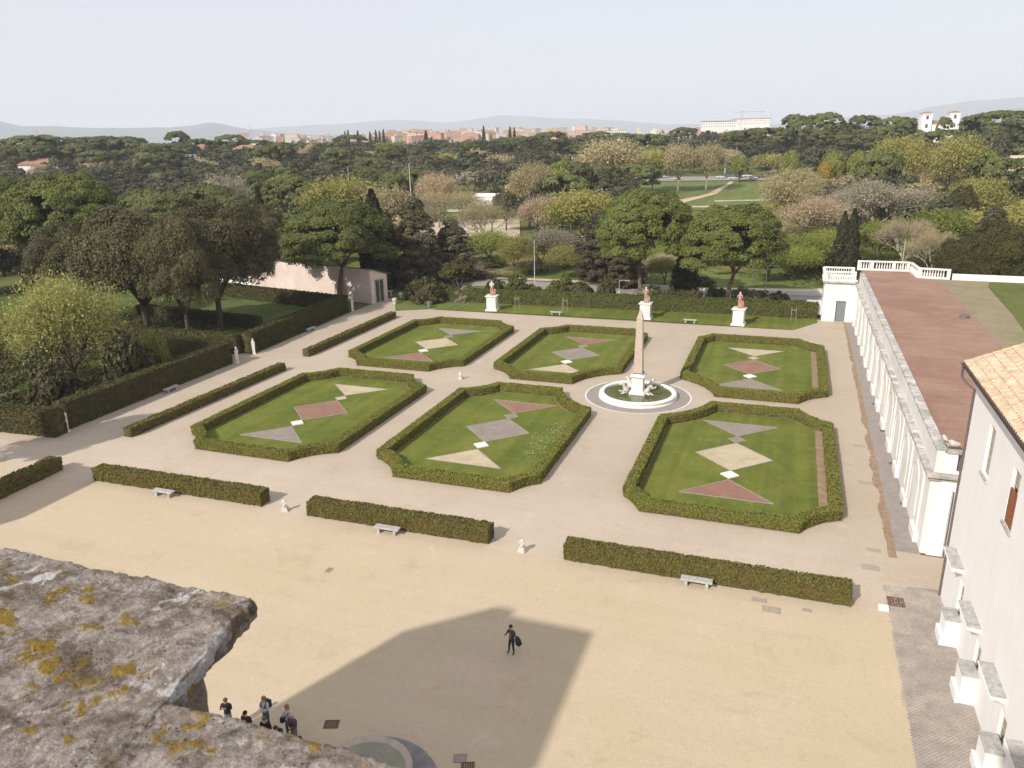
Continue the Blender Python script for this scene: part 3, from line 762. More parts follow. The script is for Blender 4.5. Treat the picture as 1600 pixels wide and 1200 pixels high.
# lower basin at the bottom edge of the photograph
lx, ly = -14.9, 21.75
lb = thing('round_basin', 'round pale stone basin in shade at the bottom edge of the photo', 'basin', (lx, ly, 0))
b = MB(); b.lathe([(1.55, 0), (1.5, .08), (.5, .3), (.5, .55), (1.3, .75), (1.95, 1.0), (2.0, 1.06), (1.93, 1.07), (1.5, .88), (.6, .75), (.02, .72)], n=56)
b.build('bowl', surf('basin_stone', (0.46, 0.38, 0.32), (0.36, 0.29, 0.24), 2.2, .85, fine=(20, .15)), lb, smooth=True)
me = bpy.data.meshes.new('water'); me.from_pydata([(1.72 * math.cos(q), 1.72 * math.sin(q), .97) for q in np.linspace(0, 2 * np.pi, 48, endpoint=False)], [], [tuple(range(48))]); me.materials.append(surf('still_water', (.20, .19, .14), (.26, .24, .18), 1.2, .12)); put('water', me, lb)
gr = [(lx + r * math.cos(q), ly + r * math.sin(q), .012) for r in (0.4, 3.1) for q in np.linspace(0, 2 * np.pi, 48, endpoint=False)]
o = put('basin_paving', mesh_np('basin_paving', gr, [(i, (i + 1) % 48, 48 + (i + 1) % 48, 48 + i) for i in range(48)], surf('grey_paving', (0.17, 0.165, 0.16), (0.24, 0.23, 0.22), 2, 0.9, fine=(10, .2), bump=.02, bs=9)))
tag(o, kind='structure')

# ================================================================== LONG WHITE GALLERY
GXW = 9.66
gal = thing('gallery', 'long white gallery with a flat brown roof and weathered parapet along the right walk', 'building', (GXW, 50.3, 0))
def G(mb, name, mat, smooth=False):                    # builds in world coordinates, kept under the gallery
    o = mb.build(name, mat, gal, smooth); o.location = (-GXW, -50.3, 0); return o
M['roof_red'] = surf('brown_roof_coat', (0.285, 0.170, 0.120), (0.335, 0.215, 0.155), 0.5, 0.95, c3=(0.255, 0.145, 0.10), s3=0.18, fine=(3, .1), bump=.02, bs=5)
# streaks across the roof
nt = M['roof_red'].node_tree
mpn = nt.nodes.new('ShaderNodeMapping'); mpn.inputs['Scale'].default_value = (0.12, 1.1, 1)
nt.links.new(_pos(nt), mpn.inputs[0])
pb = nt.nodes['Principled BSDF']; src = pb.inputs['Base Color'].links[0].from_socket
nt.links.new(_mix(nt, _ramp(nt, _noise(nt, 1.0, 4, .6, mpn.outputs[0]), .45, .7, 0, .5), src, (0.25, .125, .09)), pb.inputs['Base Color'])
b = MB(); b.box(GXW, 12.4, 50.33, 118.5, -.1, 5.3); G(b, 'wall', M['plaster'])
b = MB(); b.box(10.25, 19.5, 50.75, 122.6, 5.0, 6.95); G(b, 'roof', M['roof_red'])
# pilasters with plinths, blind bays between
pm = MB(); pm.box(-.10, .002, -.45, .45, 0, 4.75); pm.box(-.17, .002, -.52, .52, 4.75, 4.95)
pmesh = pm.mesh('pilaster', M['plaster'])
pl = MB(); pl.box(-.26, .002, -1.0, 1.0, 0, .7, .05); plmesh = pl.mesh('plinth', M['plaster'])
ar = MB()
aw = 1.35
for k in range(8):
    a0, a1 = math.pi * k / 8, math.pi * (k + 1) / 8
    ar.add([(x, aw * r * math.cos(a), 2.9 + aw * r * math.sin(a)) for x in (-.04, .002) for a in (a0, a1) for r in (1.0, 1.12)], [(0, 2, 3, 1), (1, 3, 7, 5), (0, 4, 6, 2)])
for s in (-1, 1): ar.box(-.04, .002, min(s * aw, s * aw * 1.12), max(s * aw, s * aw * 1.12), .9, 2.9)
armesh = ar.mesh('blind_arch', M['plaster'])
ys = list(np.arange(52.6, 117, 5.35))
for y in ys:
    put('pilaster', pmesh, gal, (0, y - 50.3, 0)); put('plinth', plmesh, gal, (0, y - 50.3, 0))
    if y + 2.7 < 116: put('blind_arch', armesh, gal, (0, y + 2.675 - 50.3, 0))
# cornice: weathered ledge, then parapet
c = MB(); c.box(GXW - .12, 12.4, 50.15, 118.4, 5.18, 5.42); c.box(GXW - .30, 12.4, 49.97, 118.4, 5.42, 5.66, .03); G(c, 'cornice', M['weathered'])
c = MB(); c.box(GXW + .14, 10.25, 50.42, 118.4, 5.66, 7.12); G(c, 'parapet', M['plaster'])
c = MB()
y = 50.42
while y < 118:
    y2 = min(y + 1.45, 118.3); c.box(GXW + .06 + rnd.uniform(-.02, .02), 10.33, y + .015, y2 - .015, 7.12, 7.30 + rnd.uniform(-.015, .015), .025); y = y2
co = G(c, 'coping', M['weathered'])
# near end front: wall, panel, cornice and a short balustrade
c = MB(); c.box(10.26, 19.5, 50.16, 50.75, -.1, 5.3); G(c, 'end_wall', M['plaster_clean'])
c = MB(); c.box(10.0, 10.9, 50.04, 50.157, 0, 4.9); c.box(11.05, 19.0, 50.10, 50.157, 4.2, 4.9); c.box(11.3, 11.9, 50.12, 50.157, 3.2, 3.9); G(c, 'end_panel', M['plaster_clean'])
c = MB(); c.tube([(11.0, 50.06, .05), (11.0, 50.06, 4.6)], .04); G(c, 'downpipe', M['metal'])
c = MB(); c.box(12.4, 19.6, 50.0, 50.75, 5.42, 5.66, .03); G(c, 'end_cornice', M['weathered'])
c = MB(); c.box(10.251, 11.0, 50.42, 50.75, 5.66, 7.0); c.box(12.35, 19.5, 50.42, 50.75, 5.66, 7.0); c.box(11.0, 12.35, 50.45, 50.72, 5.66, 5.85); G(c, 'end_parapet', M['plaster_clean'])
c = MB(); c.box(10.334, 19.5, 50.34, 50.78, 7.0, 7.2, .03); G(c, 'end_coping', M['weathered'])
bal = MB(); bal.lathe([(.10, 0), (.10, .05), (.06, .09), (.115, .30), (.10, .40), (.05, .60), (.075, .72), (.05, .78), (.10, .82), (.10, .88)], n=8)
balm = bal.mesh('baluster', M['marble'], True); balg = bal.mesh('baluster', M['metal'], True)
for k in range(4): put('baluster', balg, gal, (11.17 + k * .34 - GXW, .28, 5.85), 0, (1.2, 1.2, 1.3))
# pavilion at the far end with its door
PY = 118.5
pv_ = thing('pavilion', 'white end pavilion of the gallery with a grey door under a shell niche and balustrade', 'building', (5.3, PY, 0))
def H(mb, name, mat): o = mb.build(name, mat, pv_); o.location = (-5.3, -PY, 0); return o
c = MB(); c.box(5.3, 7.08, PY, 122.6, 0, 5.5); c.box(8.42, 9.9, PY, 122.6, 0, 5.5); c.box(7.08, 8.42, PY, 122.6, 3.05, 5.5); c.box(7.08, 8.42, PY + .5, 122.6, 0, 3.05); H(c, 'wall', M['plaster_clean'])
c = MB(); c.box(7.082, 8.418, PY + .25, PY + .33, 0.02, 3.04); H(c, 'door', surf('door_paint', (0.20, 0.21, 0.23), (0.17, 0.18, 0.20), 2, .6))
c = MB(); c.box(6.86, 7.075, PY - .06, PY - .002, 0, 3.25); c.box(8.425, 8.64, PY - .06, PY - .002, 0, 3.25); c.box(6.86, 8.64, PY - .08, PY - .002, 3.25, 3.42); H(c, 'door_frame', M['marble'])
c = MB()
for k in range(10):
    a0, a1 = math.pi * k / 10, math.pi * (k + 1) / 10
    for r0, r1, d in ((1.0, 1.2, .09), (.62, .70, .05)):
        c.add([(7.75 + r * math.cos(a), y, 3.75 + r * math.sin(a)) for y in (PY - d, PY - .002) for a in (a0, a1) for r in (r0, r1)], [(0, 1, 3, 2), (1, 5, 7, 3), (0, 2, 6, 4)])
c.box(6.5, 6.72, PY - .07, PY - .002, 0, 4.9); c.box(8.8, 9.02, PY - .07, PY - .002, 0, 4.9); H(c, 'niche', M['plaster'])
c = MB(); c.box(5.14, 9.3, PY - .14, 122.6, 5.5, 5.68); c.box(5.0, 9.34, PY - .28, 122.8, 5.68, 5.95, .03); H(c, 'cornice', M['weathered'])
def balustrade(owner, off, x0, y0, x1, y1, z, posts, mat, n):
    """rail and base with posts, each baluster on its own between them"""
    d = Vector((x1 - x0, y1 - y0, 0)); L = d.length; d.normalize(); s = Vector((-d.y, d.x, 0))
    def bar(za, zb, w, t0=0, t1=None):
        t1 = L if t1 is None else t1
        a = Vector((x0, y0, 0)) + d * t0; b_ = Vector((x0, y0, 0)) + d * t1
        m_ = MB(); q = [a - s * w, b_ - s * w, b_ + s * w, a + s * w]
        m_.prism([(p_.x, p_.y) for p_ in q], za, zb); return m_
    for nm, m_ in (('base', bar(z, z + .28, .16)), ('rail', bar(z + 1.22, z + 1.42, .2))):
        o = m_.build(nm, mat, owner); o.location = off
    for t in posts:
        o = bar(z + .281, z + 1.219, .15, max(0, t * L - .25), min(L, t * L + .25)).build('post', mat, owner); o.location = off
    for k in range(n):
        t = (k + .5) / n
        if any(abs(t - p_) * L < .33 for p_ in posts): continue
        p_ = Vector((x0, y0, 0)) + d * (t * L)
        put('baluster', balm, owner, (p_.x + off[0], p_.y + off[1], z + .28 + off[2]), 0, (1, 1, 1.07))
offp = (-5.3, -PY, 0)
balustrade(pv_, offp, 5.1, PY - .05, 9.35, PY - .05, 5.95, (0.03, 0.97), M['marble'], 13)
balustrade(pv_, offp, 5.1, 122.5, 9.35, 122.5, 5.95, (0.03, 0.97), M['marble'], 13)
balustrade(pv_, offp, 5.1, PY + .4, 5.1, 122.1, 5.95, (), M['marble'], 10)
offg = (-GXW, -50.3, 0)
balustrade(gal, offg, 9.66, 122.9, 16.6, 122.9, 6.95, (0.02, .28, .70, 0.98), M['marble'], 20)
balustrade(gal, offg, 16.7, 122.6, 17.0, 118.0, 6.95, (), M['marble'], 11)
balustrade(gal, offg, 17.0, 117.7, 20.9, 117.0, 6.95, (0.04, 0.95), M['marble'], 12)
# terrace behind the gallery
c = MB(); c.prism([(19.5, 30), (80, 30), (80, 118), (19.5, 117.2)], 0, 6.9); o = c.build('terrace', surf('terrace_earth', (0.235, 0.190, 0.115), (0.29, 0.235, 0.15), .8, .95, c3=(.21, .19, .09), s3=.3, fine=(6, .2))); tag(o, kind='structure')
sheet('terrace_grass', [(24.6, 112.5), (23.6, 95), (22.2, 80), (22, 40), (79, 40), (79, 117.5), (25.5, 116.5)], 6.93, M['rough_grass'])
c = MB(); c.box(0, 34, 0, .45, 0, .8, .03)
o = c.build('low_wall', M['plaster'], loc=(21.2, 117.2, 6.9), rz=-.06); tag(o, 'low pale wall along the terrace beyond the brown roof', 'wall')
c = MB(); c.lathe([(.55, 0), (.5, .3), (.35, .5), (.1, .62)], n=10); o = c.build('roof_vent', M['metal'], loc=(P(1517, 497, 6.95)[0] - .6, P(1517, 497, 6.95)[1], 6.95)); o.scale = (1, .8, .7); tag(o, 'small dark vent hood at the right edge of the brown roof', 'vent')
# broken carving lying on the near corner of the roof
cv = skin_mesh('carving', [(0, 0, .2), (.35, .05, .28), (.7, 0, .25), (1.0, .1, .2), (.1, .1, .5), (-.1, .15, .75), (.5, .1, .45)], [(0, 1), (1, 2), (2, 3), (0, 4), (4, 5), (1, 6)], [.22, .2, .22, .14, .16, .1, .12], M['stone'])
o = put('stone_carving', cv, None, (P(1470, 690, 7.2)[0], 50.95, 7.2)); tag(o, 'broken pale stone carving lying on the near corner of the parapet', 'carving')
# dark drain openings at the foot of the wall
dv = MB(); dv.box(-.22, .22, -.16, .16, 0, .12, .02); dvm = dv.mesh('drain', M['metal'])
for k, (px, py, lab) in enumerate(((1367, 632, 'first dark drain box at the foot of the gallery, from the far end'), (1380, 674, 'second dark drain box at the foot of the gallery, from the far end'), (1395, 725, 'third dark drain box at the foot of the gallery, from the far end'), (1413, 788, 'dark drain box at the foot of the gallery nearest the white building'))):
    x, y, _ = P(px, py); tag(put('drain_box', dvm, None, (x - .05, y, 0)), lab, 'drain box', 'drain boxes at the foot of the gallery')
sheet('paved_strip', [(8.15, 50.0), (GXW, 50.0), (GXW, 118.4), (8.7, 118.4)], 0.012, M['paving'])
ea = [(8.0 + (y - 49) * .008 + .35 * mn.noise(Vector((0, y * .35, 3))) + .18 * mn.noise(Vector((0, y * 1.3, 8))) - .25, y) for y in np.arange(49, 118.5, .5)]
eb = [(8.25 + (y - 49) * .006 + .10 * mn.noise(Vector((4, y * .9, 3))), y) for y in np.arange(49, 118.5, .5)]
me = bpy.data.meshes.new('soil_strip'); n = len(ea); me.from_pydata([(x, y, .016) for x, y in ea + eb], [], [(i, n + i, n + i + 1, i + 1) for i in range(n - 1)]); me.materials.append(M['soil'])
tag(put('soil_strip', me), kind='structure')

# ================================================================== WHITE BUILDING AT THE RIGHT
BX, BY = 10.14, 45.15
wb = thing('white_building', 'tall white building with a tiled roof and dark gutter at the right edge', 'building', (BX, BY, 0))
def Bq(mb, name, mat, smooth=False): o = mb.build(name, mat, wb, smooth); o.location = (-BX, -BY, 0); return o
# wall with real openings: tall upper windows and ground floor windows
ups = [(40.68, 0.62, 9.7, 12.3), (35.85, 0.62, 9.35, 12.05)]
while ups[-1][0] > 8: ups.append((ups[-1][0] - 4.8, .62, 9.35, 12.05))
lows = [(41.05, .5, .45, 3.3), (36.45, .5, .3, 2.75), (31.45, .5, .3, 2.75)]
while lows[-1][0] > 8: lows.append((lows[-1][0] - 4.9, .5, .3, 2.75))
wm = MB()
def wall_band(z0, z1, ops):
    y = BY
    for yc, hw, a, b_ in ops:
        wm.box(BX, BX + .5, yc + hw, y, z0, z1)
        if a > z0: wm.box(BX, BX + .5, yc - hw, yc + hw, z0, a)
        wm.box(BX, BX + .5, yc - hw, yc + hw, b_, z1)
        y = yc - hw
    wm.box(BX, BX + .5, 2, y, z0, z1)
wall_band(0, 6.5, lows); wall_band(6.5, 13.75, ups)
wm.box(BX + .5, 24, 44.65, BY, 0, 13.75); wm.box(BX + .5, 24, 2, 2.5, 0, 13.75)
Bq(wm, 'wall', M['plaster_clean'])
def winmeshes(hw, h):
    f = MB(); t = .07
    f.box(.14, .22, -hw, -hw + t, 0, h); f.box(.14, .22, hw - t, hw, 0, h); f.box(.14, .22, -hw + t, hw - t, 0, t); f.box(.14, .22, -hw + t, hw - t, h - t, h); f.box(.15, .21, -.03, .03, t, h - t)
    for z in (h * .36, h * .68): f.box(.15, .21, -hw + t, -.03, z - .025, z + .025); f.box(.15, .21, .03, hw - t, z - .025, z + .025)
    g = MB(); g.box(.17, .185, -hw + t, hw - t, t, h - t)
    sl = MB(); sl.box(-.10, .14, -hw - .1, hw + .1, -.12, -.002, .02)
    return f.mesh('frame', M['frame']), g.mesh('pane', M['glass']), sl.mesh('sill', M['marble_grey'])
for k, (yc, hw, a, b_) in enumerate(ups + lows):
    up = k < len(ups)
    f, g, sl = winmeshes(hw, b_ - a)
    w_ = put('window', f, wb, (0, yc - BY, a)); put('pane', g, w_); put('sill', sl, w_)
    if up and k == 1:
        s = MB(); s.box(.02, .09, .06, hw - .03, .0, (b_ - a) * .62); s.box(.02, .09, -hw + .03, -.06, .0, (b_ - a) * .62); s.build('shutter', M['wood'], w_)
    if not up:
        hd = MB(); hd.frustum(0, 0, 0, .2, .06, 1.15, .62, 1.25); hd.box(-.62, .0, -1.25, 1.25, .2, .30, .02)
        o = hd.build('window_hood', M['plaster_clean'], wb); o.location = (-.002, yc + 1.3 - BY, b_ + .45)
        tp = MB(); tp.box(-.60, .0, -1.22, 1.22, .302, .33); tp.build('hood_top', M['marble_grey'], o)
        bt = MB(); bt.box(-.70, -.002, -.62, .62, 0, 1.55, .04); bt.box(-.86, -.70, -.66, .66, 0, .55, .03)
        o = bt.build('buttress', M['plaster_clean'], wb); o.location = (0, yc - .4 - BY, 0)
        tp = MB(); tp.box(-.74, -.002, -.66, .66, 1.552, 1.62, .02); tp.build('buttress_cap', M['marble_grey'], o)
# roof: rows of tiles running down to the eaves
slope = .45
EX, EZ, EY = 9.62, 14.02, 46.35
rb = MB(); rb.add([(EX, EY, EZ), (EX, 2, EZ), (24, 2, EZ + (24 - EX) * slope), (24, EY, EZ + (24 - EX) * slope), (EX, EY, EZ - .18), (EX, 2, EZ - .18), (24, 2, EZ - .18), (24, EY, EZ - .18)], [(0, 1, 2, 3), (7, 6, 5, 4), (0, 4, 5, 1), (0, 3, 7, 4), (1, 5, 6, 2), (2, 6, 7, 3)])
rf = Bq(rb, 'roof', surf('tile_bed', (0.19, 0.12, 0.08), (0.24, 0.16, 0.10), 2, .9))
M['tile'] = surf('clay_tile', (0.54, 0.42, 0.29), (0.43, 0.31, 0.20), 3.0, .85, c3=(0.60, 0.49, 0.36), s3=.8, lo=.4, hi=.6, fine=(7, .22))
V, Fq = [], []
y = EY - .12
tl = .42
while y > 18:
    nrow = int(8.0 / tl)
    for i in range(nrow):
        x0 = EX - .06 + i * tl; x1 = x0 + tl + .05
        r0, r1 = .118 + rnd.uniform(-.008, .008), .094
        lift = rnd.uniform(0, .012)
        b0 = len(V)
        for x, r, dz in ((x0, r0, .025), (x1, r1, .0)):
            for k in range(5):
                a = math.pi * k / 4
                V.append((x, y + r * math.cos(a), EZ + (x - EX) * slope + .01 + dz + lift + r * math.sin(a) * .85))
        for k in range(4): Fq.append((b0 + k, b0 + k + 1, b0 + 6 + k, b0 + 5 + k))
    y -= .29
o = put('tiles', mesh_np('tiles', V, np.array(Fq)[:, ::-1], M['tile']), rf); o['kind'] = 'stuff'
gt = MB()
n = 10
for y0, y1 in ((2, EY + .25),):
    v = [(EX - .08 + .10 * math.cos(math.pi + math.pi * k / n), y, EZ - .06 + .10 * math.sin(math.pi + math.pi * k / n)) for y in (y0, y1) for k in range(n + 1)]
    gt.add(v, [(k, k + 1, n + 2 + k, n + 1 + k) for k in range(n)] + [(k, n + 1 + k, n + 2 + k, k + 1) for k in range(n)])
Bq(gt, 'gutter', M['metal'])
dp = MB(); dp.tube([(EX - .08, EY - .3, EZ - .14), (EX - .08, EY - .3, EZ - .75), (EX + .05, BY + .5, EZ - .95), (BX - .06, BY + .07, EZ - 1.25), (BX - .06, BY + .07, .0)], .065, 8); Bq(dp, 'downpipe', M['metal'])
cn = MB(); cn.box(BX - .12, BX + .5, 2, BY + .12, 13.752, 13.84); Bq(cn, 'eaves_board', M['marble_grey'])

# cobbled strip along the foot of the white building
V, Fq = [], []
c_, s_ = math.cos(.785), math.sin(.785)
for i in range(-10, 250):
    for j in range(-10, 250):
        a, b_ = i * .14, j * .14
        x = 6.6 + (a * c_ - b_ * s_) ; y = 20 + (a * s_ + b_ * c_) 
        edge = 7.05 + .35 * mn.noise(Vector((y * .5, 0, 2)))
        if not (edge < x < 10.1 and 20 < y < 45.6 - .4 * abs(mn.noise(Vector((x, y, 0))))): continue
        h = .022 + rnd.uniform(-.006, .008); q = .058 + rnd.uniform(-.006, .003); rz = .785 + rnd.uniform(-.09, .09)
        cc, ss = math.cos(rz), math.sin(rz); b0 = len(V)
        for z, e in ((0, q), (h, q * .82)):
            for u, w_ in ((-1, -1), (1, -1), (1, 1), (-1, 1)): V.append((x + e * (u * cc - w_ * ss), y + e * (u * ss + w_ * cc), z))
        Fq += [(b0 + 4, b0 + 5, b0 + 6, b0 + 7)] + [(b0 + k, b0 + (k + 1) % 4, b0 + 4 + (k + 1) % 4, b0 + 4 + k) for k in range(4)]
tag(put('cobbles', mesh_np('cobbles', V, Fq, M['cobble'])), kind='stuff')
sheet('cobble_bed', [(7.0, 18), (10.1, 18), (10.1, 45.8), (8.5, 45.6), (7.2, 44)], 0.006, surf('cobble_joint', (0.33, 0.28, 0.24), (0.25, 0.21, 0.18), 2, .95))

# ================================================================== PINK SHED
ps = thing('pink_shed', 'long low pink plastered shed with a dark lean-to roof behind the left hedge', 'shed', (-66.4, 112.65, 0))
def Kq(mb, name, mat): o = mb.build(name, mat, ps); o.location = (66.4, -112.65, 0); return o
M['pink'] = surf('pink_plaster', (0.68, 0.55, 0.49), (0.62, 0.49, 0.43), .7, .9, c3=(0.71, 0.61, 0.55), s3=.35, bump=.01, bs=4)
A0, A1, B0 = Vector((-66.41, 112.65, 0)), Vector((-96.5, 119.6, 0)), Vector((-65.4, 116.4, 0))
dA = (A1 - A0)
def pt(t, off=0.0): q = A0 + dA * t; n_ = Vector((-dA.y, dA.x, 0)).normalized() * -off; return (q.x + n_.x, q.y + n_.y)
bk = (B0 - A0)
b = MB(); q = [A0, A1, A1 + bk, B0]; 
b.add([(v.x, v.y, 0) for v in q] + [(v.x, v.y, z) for v, z in zip(q, (5.9, 5.9, 4.6, 4.6))], [(0, 4, 5, 1), (1, 5, 6, 2), (2, 6, 7, 3), (3, 7, 4, 0)]); Kq(b, 'wall', M['pink'])
b = MB(); e = Vector((.25, -.3, 0)); q2 = [A0 + e, A1 + e, A1 + bk * 1.15 + Vector((0, .2, 0)), B0 + bk * .15 + Vector((.3, .2, 0))]
b.add([(v.x, v.y, z) for v, z in zip(q2, (5.93, 5.93, 4.5, 4.5))] + [(v.x, v.y, z + .14) for v, z in zip(q2, (5.93, 5.93, 4.5, 4.5))], [(3, 2, 1, 0), (4, 5, 6, 7), (0, 1, 5, 4), (1, 2, 6, 5), (2, 3, 7, 6), (3, 0, 4, 7)]); Kq(b, 'roof', M['metal'])
def on_wall(name, t0, t1, z0, z1, mat, off=.03):
    a, c_ = pt(t0, off), pt(t1, off); a2, c2 = pt(t0, 0.001), pt(t1, .001)
    m_ = MB(); m_.add([(a[0], a[1], z0), (c_[0], c_[1], z0), (c_[0], c_[1], z1), (a[0], a[1], z1), (a2[0], a2[1], z0), (c2[0], c2[1], z0), (c2[0], c2[1], z1), (a2[0], a2[1], z1)], [(0, 1, 2, 3), (3, 2, 6, 7), (0, 4, 5, 1), (1, 5, 6, 2), (0, 3, 7, 4)]); return Kq(m_, name, mat)
for t0, t1, z1 in ((.16, .19, 3.3), (.37, .40, 3.5), (.43, .46, 2.4), (.27, .30, 2.3)): on_wall('patch', t0, t1, .6, z1, M['plaster'], .03)
gd = Vector((B0 - A0)).normalized(); gn = Vector((gd.y, -gd.x, 0))
b = MB()
a, c_ = A0 + gd * .9 + gn * .05, A0 + gd * 2.9 + gn * .05
b.add([(a.x, a.y, .1), (c_.x, c_.y, .1), (c_.x, c_.y, 3.9), (a.x, a.y, 3.9)], [(0, 1, 2, 3)]); gl = Kq(b, 'glazed_door', M['glass'])
b = MB()
for t in (.9, 1.9, 2.9):
    a = A0 + gd * t + gn * .06; b.tube([(a.x, a.y, .1), (a.x, a.y, 3.95)], .09, 4)
a, c_ = A0 + gd * .8 + gn * .06, A0 + gd * 3.0 + gn * .06; b.tube([(a.x, a.y, 3.95), (c_.x, c_.y, 3.95)], .12, 4); Kq(b, 'door_frame', M['marble_grey'])
# white annex with a window and a green net beside it
wx = thing('white_annex', 'low white annex with one window at the left end of the pink shed', 'shed', (-96.7, 119.7, 0), -.2)
b = MB(); b.box(-13, -.1, 0, 4, 0, 4.3); b.build('wall', M['plaster_clean'], wx)
b = MB(); b.box(-13.2, .0, -.2, 4.2, 4.3, 4.45); b.build('roof', M['marble_grey'], wx)
b = MB(); b.box(-3.4, -1.9, -.06, -.002, 1.0, 3.3); f = b.build('window', M['marble'], wx)
b = MB(); b.box(-3.2, -2.1, -.08, -.062, 1.15, 3.15); b.build('pane', M['glass'], f)
b = MB(); b.box(0, 3.6, 0, .1, 0, 1.9); o = b.build('green_net', surf('net_green', (0.02, 0.20, 0.12), (0.03, 0.26, 0.16), 3, .8), loc=(-101.5, 121.4, 4.45), rz=-.2); tag(o, 'bright green net screen showing above the white annex roof', 'net')
# pots and stone odds and ends by the shed corner
def urn(x, y, s, label, mat):
    t = MB(); t.lathe([(.18, 0), (.18, .06), (.10, .12), (.26, .38), (.30, .55), (.24, .62), (.28, .68), (.2, .66)], n=12)
    o = t.build('stone_urn', mat, smooth=True, loc=(x, y, 0)); o.scale = (s, s, s); tag(o, label, 'urn')
urn(*P(617, 475)[:2], 1.5, 'larger grey stone urn by the corner of the pink shed', M['stone'])
urn(*P(626, 465)[:2], 1.3, 'smaller grey stone urn set back by the corner of the pink shed', M['marble'])
t = MB(); t.box(-.9, .9, -.4, .4, .9, 1.05, .03); t.box(-.7, -.5, -.3, .3, 0, .9); t.box(.5, .7, -.3, .3, 0, .9); o = t.build('stone_table', M['stone'], loc=(*P(606, 463)[:2], 0), rz=.2); tag(o, 'grey stone table beside the glazed end of the pink shed', 'table')
# litter bin on the far lawn corner
t = thing('litter_bin', 'grey green litter bin on a post at the left end of the far lawn', 'bin', (*P(671, 481)[:2], 0))
b = MB(); b.lathe([(.32, .15), (.40, .95), (.44, 1.0), (.40, 1.02)], n=14); b.build('bucket', surf('bin_green', (0.20, 0.21, 0.16), (0.15, 0.16, 0.12), 4, .7), t); b = MB(); b.lathe([(.3, 0), (.28, .15)], n=12); b.build('foot', M['metal'], t)

# ================================================================== FIGURES
SKIN = surf('skin', (0.52, 0.33, 0.25), None, rough=.6)
def cloth(name, c): return surf(name, c, tuple(x * .7 for x in c), 9, .9)
def seg_dist(p, a, b):
    ab = b - a; t = np.clip(((p - a) @ ab) / (ab @ ab + 1e-9), 0, 1)
    return np.linalg.norm(p - (a + t[:, None] * ab), axis=1)
def body_mesh(name, mats, arms, legs=((-.10, -.02), (.10, .02)), slim=1.0, bow=0.0, sleeves=True, turn=0.0):
    """one continuous body facing -y; arms = (left elbow, left hand, right elbow, right hand); mats = top, trousers, shoes, skin"""
    v, r, e, c = [], [], [], []
    def add(p, rad): v.append(p); r.append(rad); return len(v) - 1
    def bone(a, b, cat): e.append((a, b)); c.append(cat)
    pel = add((0, .0, .95), .150 * slim); wa = add((0, .01, 1.09), .130 * slim); ch = add((0, 0 - bow * .4, 1.28), .160 * slim); up = add((0, .0 - bow * .8, 1.42), .125 * slim)
    nk = add((0, -.01 - bow, 1.50), .058); h1 = add((turn * .02, -.03 - bow, 1.575), .078); h2 = add((turn * .03, -.035 - bow, 1.655), .098); h3 = add((turn * .03, -.02 - bow, 1.735), .072)
    for a, b_, k in ((pel, wa, 0), (wa, ch, 0), (ch, up, 0), (up, nk, 3), (nk, h1, 3), (h1, h2, 3), (h2, h3, 3)): bone(a, b_, k)
    for s, el, ha in ((-1, arms[0], arms[1]), (1, arms[2], arms[3])):
        sh = add((s * .175 * slim, 0 - bow * .7, 1.415), .066 * slim); ee = add(el, .048); wr = add(tuple(el[i] + (ha[i] - el[i]) * .82 for i in range(3)), .036); hd = add(ha, .036)
        tip = add(tuple(ha[i] + (ha[i] - el[i]) * .25 for i in range(3)), .022)
        th = add((ha[0] - s * .05, ha[1] - .03, ha[2] - .01), .016)
        bone(up, sh, 0); bone(sh, ee, 0); bone(ee, wr, 0 if sleeves else 3); bone(wr, hd, 3); bone(hd, tip, 3); bone(hd, th, 3)
    for s, (lx_, ly_) in ((-1, legs[0]), (1, legs[1])):
        hp = add((s * .09, 0, .87), .098 * slim); kn = add((s * .09 + (lx_ - s * .09) * .5, ly_ * .5 - .03, .49), .066); an = add((lx_, ly_, .10), .046); to = add((lx_ + s * .02, ly_ - .15, .045), .042)
        bone(pel, hp, 1); bone(hp, kn, 1); bone(kn, an, 1); bone(an, to, 2)
    me = skin_mesh(name, v, e, r, mats, 1)
    co = np.empty(len(me.vertices) * 3); me.vertices.foreach_get('co', co); co = co.reshape(-1, 3)
    fc = np.array([co[list(p.vertices)].mean(0) for p in me.polygons])
    va = np.array(v)
    ds = np.stack([seg_dist(fc, va[a], va[b_]) - .5 * min(r[a], r[b_]) for a, b_ in e], 1)
    mi = np.array(c)[ds.argmin(1)]
    me.polygons.foreach_set('material_index', mi.astype(np.int32))
    return me
def face_and_hair(t, bow, turn, hairc, long=False, bald=False, hat=None):
    cx, cy = turn * .03, -.035 - bow
    b = MB(); b.frustum(cx, cy - .105, 1.615, 1.66, .016, .02, .008, .008); 
    for s in (-1, 1): b.ball((cx + s * .034, cy - .088, 1.665), .011, 6, 4); b.ball((cx + s * .097, cy + .01, 1.64), (.014, .02, .03), 6, 4)
    b.box(cx - .024, cx + .024, cy - .097, cy - .085, 1.59, 1.60); b.build('face', SKIN, t, True)
    if bald: return
    b = MB(); b.ball((cx, cy + .025, 1.69), (.108, .112, .088), 12, 8)
    if long: b.ball((cx, cy + .075, 1.58), (.105, .06, .17), 10, 7)
    b.build('hair', cloth('hair', hairc), t, True)
